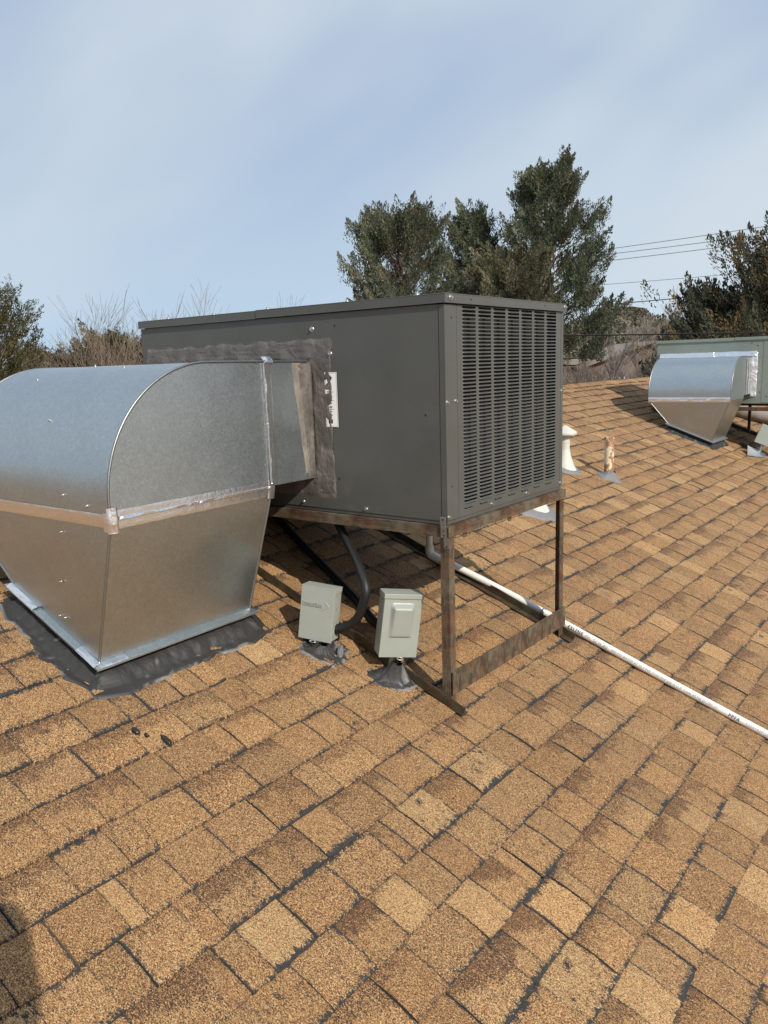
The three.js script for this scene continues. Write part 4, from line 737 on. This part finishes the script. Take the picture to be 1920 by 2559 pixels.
function juniper(o) {
  const t = thing('juniper_tree', o.label, 'tree', 'junipers beyond the roof'), R = rng(o.seed), [x, z] = at(o.az, o.d), H = o.top - GY, L = leafBuffer(), T = [];
  const ax = V(x, GY, z), lean = o.lean || [0, 0];
  const trunkAt = (k) => V(x + lean[0] * k * H + 0.15 * Math.sin(k * 5 + o.seed), GY + k * H, z + lean[1] * k * H + 0.15 * Math.cos(k * 4 + o.seed));
  for (let i = 0; i < 14; i++) { const a = trunkAt(i / 14), b = trunkAt((i + 1) / 14); limb(T, a.toArray(), b.toArray(), mix(o.tr, 0.02, i / 14), mix(o.tr, 0.02, (i + 1) / 14), 7); }
  const nB = o.nb;
  for (let i = 0; i < nB; i++) {
    const k = mix(o.k0, 0.985, Math.pow((i + R()) / nB, 0.9)), a = i * 2.39996 + R() * 0.8, kk = (k - o.k0) / (1 - o.k0);
    const env = o.rad * o.prof(kk) * (0.72 + 0.5 * R()) * (1 + (o.side ? o.side * Math.cos(a - o.sideA) : 0)), up = mix(o.up0, o.up1, kk) * (0.6 + 0.8 * R());
    const s = trunkAt(Math.max(0.05, k - 0.04)), e = s.clone().add(V(Math.cos(a) * env, env * up + 0.25 * kk, Math.sin(a) * env)); e.y = Math.min(e.y, GY + H * (0.93 + 0.07 * R()));
    const mid = s.clone().lerp(e, 0.5); mid.y -= env * 0.10;
    limb(T, s.toArray(), mid.toArray(), 0.018 + 0.03 * (1 - kk), 0.014, 4); limb(T, mid.toArray(), e.toArray(), 0.014, 0.005, 4);
    const nT = Math.max(3, Math.round(o.tufts * (0.35 + env / o.rad)));
    for (let q = 0; q < nT; q++) {
      const f = mix(o.inner, 1.03, Math.pow(R(), 0.6)), c = f < 0.5 ? s.clone().lerp(mid, f * 2) : mid.clone().lerp(e, f * 2 - 1), spread = env * (o.sp || 0.30) * (1.05 - f * 0.6);
      c.add(V((R() - 0.5) * spread * 2, (R() - 0.35) * spread * 1.3, (R() - 0.5) * spread * 2));
      const dir = V(Math.cos(a) * 0.55 + (R() - 0.5) * 0.9, 0.75 + 0.5 * R(), Math.sin(a) * 0.55 + (R() - 0.5) * 0.9).normalize(), len = o.tl * (0.55 + 0.8 * R()), wd = len * (0.30 + 0.16 * R());
      const tone = 0.7 + 0.6 * R(), dry = R() < o.dry ? 1 : 0, base = dry ? o.colB : o.colA, nl = Math.round(o.leaves * (0.6 + 0.7 * R()));
      for (let l = 0; l < nl; l++) {
        const h = R(), rr = wd * Math.pow(1 - h, 0.65) * Math.sqrt(R()) * (h < 0.12 ? h / 0.12 : 1), w = R() * 6.283, ox = Math.cos(w) * rr, oz = Math.sin(w) * rr;
        _p.set(c.x + dir.x * (h - 0.3) * len + ox, c.y + dir.y * (h - 0.3) * len + (R() - 0.5) * 0.05, c.z + dir.z * (h - 0.3) * len + oz);
        _d.set(dir.x + ox / wd * 0.7 + (R() - 0.5) * 0.7, dir.y + (R() - 0.5) * 0.5, dir.z + oz / wd * 0.7 + (R() - 0.5) * 0.7).normalize(); const v = tone * (0.75 + 0.5 * R());
        L.leaf(_p, _d, o.ls * (0.6 + 0.8 * R()), o.ls * (0.15 + 0.10 * R()), [base[0] * v, base[1] * v, base[2] * v]);
      }
    }
  }
  part('trunk', fromList(T), barkMat, t); part('crown', L.geo(), leafMat, t);
  return t;
}
const OL = [0.092, 0.106, 0.062], TAN = [0.150, 0.135, 0.082];
juniper({ label: 'broad grey green juniper with several short pointed tops behind the unit', seed: 11, az: 54.0, d: 24, top: 4.85, tr: 0.22, rad: 1.75, k0: 0.42, nb: 110, up0: 0.25, up1: 1.5, prof: (k) => 1.0 - 0.66 * Math.pow(k, 1.7), tufts: 10, inner: 0.4, tl: 0.62, leaves: 120, ls: 0.066, dry: 0.22, colA: OL, colB: TAN });
juniper({ label: 'dense narrow juniper between the broad one and the tall one', seed: 23, az: 58.8, d: 26.5, top: 5.25, tr: 0.2, rad: 1.7, k0: 0.42, nb: 100, up0: 0.3, up1: 1.7, prof: (k) => 1.0 - 0.9 * Math.pow(k, 0.95), tufts: 10, inner: 0.35, tl: 0.62, leaves: 120, ls: 0.07, dry: 0.2, colA: [0.084, 0.102, 0.058], colB: [0.14, 0.13, 0.075] });
juniper({ label: 'tallest juniper with an open airy crown and one long low limb', seed: 37, az: 64.3, d: 25, top: 6.15, tr: 0.2, rad: 1.8, k0: 0.50, nb: 108, up0: 0.12, up1: 1.5, prof: (k) => 0.98 - 0.74 * Math.pow(k, 1.5), tufts: 9, inner: 0.42, tl: 0.58, leaves: 110, ls: 0.07, dry: 0.2, colA: [0.084, 0.102, 0.058], colB: [0.14, 0.13, 0.076], side: 0.06, sideA: 0.9 });
juniper({ label: 'low bushy juniper in front of the tallest one', seed: 41, az: 61.2, d: 23, top: 3.4, tr: 0.16, rad: 1.4, k0: 0.45, nb: 76, up0: 0.3, up1: 1.3, prof: (k) => 1.0 - 0.6 * Math.pow(k, 1.6), tufts: 10, inner: 0.4, tl: 0.55, leaves: 110, ls: 0.066, dry: 0.3, colA: [0.095, 0.09, 0.046], colB: TAN });
juniper({ label: 'dark rust tinged juniper with bare limbs showing behind the green unit', seed: 53, az: 80.2, d: 18.5, top: 3.3, tr: 0.24, rad: 3.7, k0: 0.36, nb: 250, up0: 0.02, up1: 1.0, prof: (k) => 1.0 - 0.95 * Math.pow(k, 1.05), tufts: 13, inner: 0.15, tl: 0.48, sp: 0.24, leaves: 76, ls: 0.064, dry: 0.25, colA: [0.036, 0.040, 0.022], colB: [0.100, 0.064, 0.023] });
juniper({ label: 'low dark juniper bush filling in at the foot of the rust tinged one', seed: 59, az: 75.2, d: 19.2, top: 1.95, tr: 0.14, rad: 1.35, k0: 0.45, nb: 90, up0: 0.2, up1: 1.2, prof: (k) => 1.0 - 0.6 * Math.pow(k, 1.4), tufts: 11, inner: 0.2, tl: 0.48, sp: 0.26, leaves: 74, ls: 0.066, dry: 0.2, colA: [0.038, 0.043, 0.023], colB: [0.098, 0.070, 0.025] });
juniper({ label: 'golden green pointed juniper at the far side of the large duct', seed: 67, az: 25.8, d: 15, top: 2.0, tr: 0.15, rad: 1.15, k0: 0.42, nb: 110, up0: 0.4, up1: 1.9, prof: (k) => 1.0 - 0.78 * Math.pow(k, 1.3), tufts: 10, inner: 0.35, tl: 0.40, leaves: 110, ls: 0.048, dry: 0.45, colA: [0.080, 0.080, 0.026], colB: [0.125, 0.098, 0.030] });
juniper({ label: 'small olive juniper tangled among the bare twigs', seed: 71, az: 35.4, d: 18.4, top: 1.3, tr: 0.14, rad: 1.3, k0: 0.45, nb: 80, up0: 0.4, up1: 1.2, prof: (k) => 1.0 - 0.5 * Math.pow(k, 1.8), tufts: 10, inner: 0.4, tl: 0.42, leaves: 90, ls: 0.056, dry: 0.4, colA: [0.10, 0.093, 0.045], colB: [0.15, 0.12, 0.065] });
juniper({ label: 'small grey green juniper beside the golden one', seed: 73, az: 31.9, d: 17.4, top: 0.95, tr: 0.14, rad: 1.2, k0: 0.45, nb: 76, up0: 0.4, up1: 1.2, prof: (k) => 1.0 - 0.4 * Math.pow(k, 1.8), tufts: 10, inner: 0.4, tl: 0.42, leaves: 90, ls: 0.056, dry: 0.5, colA: [0.105, 0.090, 0.055], colB: [0.15, 0.115, 0.075] });

// bare deciduous trees and shrubs
function bareTree(label, seed, az, d, top, rad, stems, depth, thick, col, group = 'bare trees beyond the roof', base = GY) {
  const t = thing('bare_tree', label, 'tree', group), R = rng(seed), [x, z] = at(az, d), H = top - base, P = [], Q = [], tip = d * 0.00017;
  const grow = (p, dir, len, r, k) => {
    let a = p.clone(), dd = dir.clone(); const n = 3;
    for (let i = 0; i < n; i++) {
      dd.add(V((R() - 0.5) * 0.35, 0.07 + (R() - 0.5) * 0.2, (R() - 0.5) * 0.35)).normalize(); const b = a.clone().addScaledVector(dd, len / n), r1 = r * (1 - 0.35 * (i + 1) / n);
      limb(k > 1 ? P : Q, a.toArray(), b.toArray(), Math.max(tip, r * (1 - 0.35 * i / n)), Math.max(tip * 0.8, r1), k > 2 ? 5 : 3); a = b;
      if (k > 0) { const m = k > 2 ? 1 : k > 1 ? 3 : 5; for (let q = 0; q < m; q++) { if (R() < 0.25) continue; const s = dd.clone().add(V(R() - 0.5, R() * 0.5 - 0.1, R() - 0.5).multiplyScalar(1.5)).normalize(); grow(b, s, len * (0.5 + 0.22 * R()), r1 * 0.52, k - 1); } }
    }
  };
  for (let s = 0; s < stems; s++) { const a = R() * 6.283, q = rad / H * (0.2 + 0.9 * R()); grow(V(x + Math.cos(a) * 0.25 * rad, base, z + Math.sin(a) * 0.25 * rad), V(Math.cos(a) * q, 1, Math.sin(a) * q).normalize(), H * (0.44 + 0.10 * R()), thick * (0.7 + 0.5 * R()), depth); }
  const m = std({ color: rgb(...col), roughness: 0.95 });
  part('trunk', fromList(P), m, t); part('twigs', fromList(Q), m, t); return t;
}
const GRY = [0.23, 0.19, 0.16], PUR = [0.20, 0.165, 0.15];
bareTree('wide leafless shrub with pale twigs left of the dark unit', 101, 32.4, 16.2, 0.75, 2.1, 26, 4, 0.026, [0.185, 0.142, 0.105]);
bareTree('tall leafless shrub with fine twigs close behind the dark unit', 103, 35.4, 17.0, 0.80, 2.0, 26, 4, 0.026, [0.185, 0.142, 0.105]);
bareTree('thin leafless shrub rising above the small olive juniper', 107, 37.4, 18.6, 0.45, 1.4, 14, 4, 0.024, [0.21, 0.165, 0.125]);
bareTree('leafless tree with dark forked stems just beyond the ridge', 111, 66.6, 17, -0.05, 2.2, 14, 4, 0.04, PUR);
bareTree('leafless thicket with purplish twigs beyond the ridge', 113, 68.5, 21, -0.2, 2.4, 16, 4, 0.035, PUR);
bareTree('leafless tree with an arching limb beside the dark rust juniper', 117, 70.3, 19, 0.0, 2.2, 12, 4, 0.045, PUR);
bareTree('leafless thicket in front of the house gable', 119, 67.2, 30, -0.1, 3.2, 16, 4, 0.05, GRY);
bareTree('leafless grey tree beside the house gable', 121, 65.4, 27, 0.6, 2.6, 14, 4, 0.05, GRY);
bareTree('slim bare tree with a fine round crown against the hill', 127, 70.2, 60, 4.3, 2.0, 4, 4, 0.09, [0.25, 0.215, 0.185]);
bareTree('slim bare tree nearest the dark rust juniper against the sky', 131, 71.7, 58, 4.1, 2.0, 4, 4, 0.09, [0.25, 0.215, 0.185]);
bareTree('leafless purple grey tree below the hill houses', 137, 71.2, 45, 1.0, 3.0, 12, 4, 0.07, PUR);
bareTree('leafless grey tree at the foot of the hill', 139, 66.4, 60, 1.0, 4.4, 14, 4, 0.08, GRY);
// scrub on the hill: nobody could count it
{
  const R = rng(515), L = leafBuffer();
  for (let i = 0; i < 2200; i++) {
    const az = 60 + 15 * R(), d = 70 + 270 * Math.pow(R(), 0.7), p = at(az, d), y = d < 145 ? GY + (d - 70) * 0.01 : hillH(az, d), s = (0.8 + 1.6 * R()) * (d > 290 ? 0.55 : 1), g = R(), c = g < 0.45 ? [0.075, 0.078, 0.045] : g < 0.8 ? [0.13, 0.11, 0.085] : [0.16, 0.13, 0.10];
    for (let l = 0; l < 34; l++) { const a = R() * 6.283, h = R(), q = s * Math.sqrt(1 - h * h * 0.9) * (0.3 + 0.7 * R()), dd = V(Math.cos(a), 0.4 + R(), Math.sin(a)).normalize(), v = 0.7 + 0.6 * R(); L.leaf(V(p[0] + Math.cos(a) * q, y + h * s * 1.3, p[1] + Math.sin(a) * q), dd, s * 0.42, s * 0.15, c.map((k) => k * v)); }
  }
  const s = part('hill_scrub', L.geo(), leafMat, scene); s.userData = { kind: 'stuff', label: 'dry olive and brown scrub covering the far hillside', category: 'scrub' };
}
// houses
function house(label, az, d, y, w, dep, hWall, hRoof, wallC, roofC, turn, name = 'house') {
  const o = thing(name, label, 'house', 'houses beyond the roof'), [x, z] = at(az, d); o.position.set(x, y, z); o.rotation.y = -az * D2R + turn;
  const wm = std({ color: rgb(...wallC), roughness: 0.9 }), rm = std({ color: rgb(...roofC), roughness: 0.85 });
  const s = new THREE.Shape(); s.moveTo(-w / 2, 0); s.lineTo(w / 2, 0); s.lineTo(w / 2, hWall); s.lineTo(0, hWall + hRoof); s.lineTo(-w / 2, hWall); s.closePath();
  const g = new THREE.ExtrudeGeometry(s, { depth: dep, bevelEnabled: false }); g.translate(0, 0, -dep / 2); part('wall', g, wm, o);
  const sl = Math.hypot(w / 2 + 0.5, hRoof * (w / 2 + 0.5) / (w / 2)), an = Math.atan2(hRoof, w / 2);
  const rf = []; for (const q of [-1, 1]) { const b = new THREE.BoxGeometry(sl, 0.18, dep + 1.0); b.rotateZ(-q * an); b.translate(q * (w / 4 + 0.25), hWall + hRoof / 2 - 0.25 * hRoof / (w / 2) + 0.12, 0); rf.push(b); } part('roof', rf, rm, o);
  for (const q of [-0.25, 0.2]) { const f = part('window', bx(q * w - 0.45, q * w + 0.45, hWall * 0.4, hWall * 0.8, dep / 2 + 0.005, dep / 2 + 0.04), std({ color: rgb(0.6, 0.58, 0.55), roughness: 0.6 }), o); part('pane', bx(q * w - 0.38, q * w + 0.38, hWall * 0.43, hWall * 0.77, dep / 2 + 0.042, dep / 2 + 0.05), std({ color: rgb(0.03, 0.04, 0.05), roughness: 0.1 }), f); }
  return o;
}
house('low brown gabled house with a pale roof edge among bare trees', 69.6, 72, GY, 9.5, 12, 4.6, 1.55, [0.15, 0.115, 0.095], [0.23, 0.195, 0.155], 0.25);
house('small white gabled house at the foot of the hill', 68.85, 150, GY + 2.2, 3.6, 5, 2.9, 2.2, [0.72, 0.68, 0.60], [0.55, 0.5, 0.44], 0.2);
house('long pale flat house on the crest of the hill', 68.25, 322, hillH(68.25, 322) - 0.4, 9.0, 8, 2.4, 0.7, [0.62, 0.58, 0.53], [0.30, 0.25, 0.22], 0.1);
house('dark low house on the crest beside the pale one', 69.6, 326, hillH(69.6, 326) - 0.4, 8.0, 7, 2.2, 0.8, [0.30, 0.24, 0.19], [0.24, 0.2, 0.17], -0.1);

// overhead lines
function wire(label, a0, t0, d0, a1, t1, d1, r, sag, col) {
  const o = thing('overhead_wire', label, 'wire', 'overhead wires'), p = at(a0, d0), q = at(a1, d1), A = V(p[0], EYE[1] + d0 * t0, p[1]), B = V(q[0], EYE[1] + d1 * t1, q[1]), pts = [];
  for (let i = 0; i <= 12; i++) { const k = i / 12, m = A.clone().lerp(B, k); m.y -= sag * 4 * k * (1 - k); pts.push(m.toArray()); }
  part('cable', tube(pts, r, 48, 6), std({ color: rgb(...col), roughness: 0.6 }), o);
}
const WL = [0.16, 0.16, 0.16];
wire('topmost of the three close thin wires between the junipers', 55, 0.108, 55, 88, 0.146, 46, 0.017, 0.2, WL);
wire('middle of the three close thin wires between the junipers', 55, 0.106, 55, 88, 0.135, 46, 0.017, 0.2, WL);
wire('lowest of the three close thin wires between the junipers', 55, 0.099, 55, 88, 0.128, 46, 0.017, 0.2, WL);
wire('faint single wire below the three close ones', 55, 0.080, 60, 88, 0.092, 52, 0.015, 0.2, WL);
wire('thicker dark cable just above the bare slim trees', 48, 0.054, 44, 88, 0.077, 36, 0.02, 0.3, [0.06, 0.06, 0.055]);
wire('thick black service cable crossing in front of the hill', 55, 0.034, 15, 88, 0.020, 13, 0.011, 0.04, [0.012, 0.012, 0.012]);
wire('thin wire left of the broad juniper', 44, 0.045, 46, 58, 0.100, 50, 0.013, 0.05, WL);

// the photographer, behind the lens: only the shadow on the shingles is seen
{
  const o = thing('person', 'person in dark work clothes and a cap standing on the shingles below the units', 'person');
  const J = [ // capsules a, b, ra, rb in metres, relative to the feet centre
    [[0, 0.95, 0], [0, 1.42, 0], 0.15, 0.17], [[-0.17, 1.46, 0], [0.17, 1.46, 0], 0.075, 0.075], [[0, 1.5, 0], [0, 1.66, -0.02], 0.06, 0.058],
    [[0, 1.76, -0.03], [0, 1.83, -0.02], 0.088, 0.092], [[-0.1, 0.93, 0], [-0.12, 0.5, -0.02], 0.10, 0.07], [[-0.12, 0.5, -0.02], [-0.14, 0.08, 0.02], 0.065, 0.045], [[-0.14, 0.05, 0.02], [-0.15, 0.04, -0.15], 0.045, 0.04],
    [[0.1, 0.93, 0], [0.12, 0.5, -0.02], 0.10, 0.07], [[0.12, 0.5, -0.02], [0.14, 0.08, 0.02], 0.065, 0.045], [[0.14, 0.05, 0.02], [0.15, 0.04, -0.15], 0.045, 0.04],
    [[0.2, 1.45, 0], [0.27, 1.2, -0.02], 0.055, 0.045], [[0.27, 1.2, -0.02], [0.14, 1.42, -0.10], 0.045, 0.035], [[-0.2, 1.45, 0], [-0.27, 1.2, -0.02], 0.055, 0.045], [[-0.27, 1.2, -0.02], [-0.19, 1.45, -0.10], 0.045, 0.035],
    [[0, 1.87, -0.10], [0, 1.86, -0.15], 0.06, 0.03]];
  const N = 52, mc = new MarchingCubes(N, leafMat, false, false, 120000); mc.isolation = 0; const S = 1.05;
  for (let k = 0; k < N; k++) for (let j = 0; j < N; j++) for (let i = 0; i < N; i++) {
    const p = V(((i - N / 2) / (N / 2)) * S, ((j - N / 2) / (N / 2)) * S + 0.96, ((k - N / 2) / (N / 2)) * S); let d = 9;
    for (const [a, b, ra, rb] of J) { const A = V(...a), B = V(...b), ab = B.clone().sub(A), t = Math.min(1, Math.max(0, p.clone().sub(A).dot(ab) / ab.lengthSq())), q = p.distanceTo(A.addScaledVector(ab, t)) - mix(ra, rb, t), h = Math.max(0, 0.05 - Math.abs(d - q)) / 0.05; d = Math.min(d, q) - h * h * 0.05 * 0.25; }
    mc.field[k * N * N + j * N + i] = -d;
  }
  mc.update();
  const n = mc.count, P = new Float32Array(n * 3); for (let i = 0; i < n; i++) { P[i * 3] = mc.positionArray[i * 3] * S; P[i * 3 + 1] = mc.positionArray[i * 3 + 1] * S + 0.96; P[i * 3 + 2] = mc.positionArray[i * 3 + 2] * S; }
  const g = new THREE.BufferGeometry(); g.setAttribute('position', new THREE.BufferAttribute(P, 3)); g.computeVertexNormals();
  part('body', g, std({ color: rgb(0.06, 0.06, 0.07), roughness: 0.9 }), o);
  // feet on the slope, head just up and right of the lens
  o.rotation.y = -52 * D2R; const sc = 1.06; o.scale.setScalar(sc); o.position.set(-2.287, roofY(1.665) - 0.02, 1.665);
}

scene.traverse((m) => { if (m.isMesh) { m.castShadow = true; m.receiveShadow = true; } });
renderer.render(scene, camera);
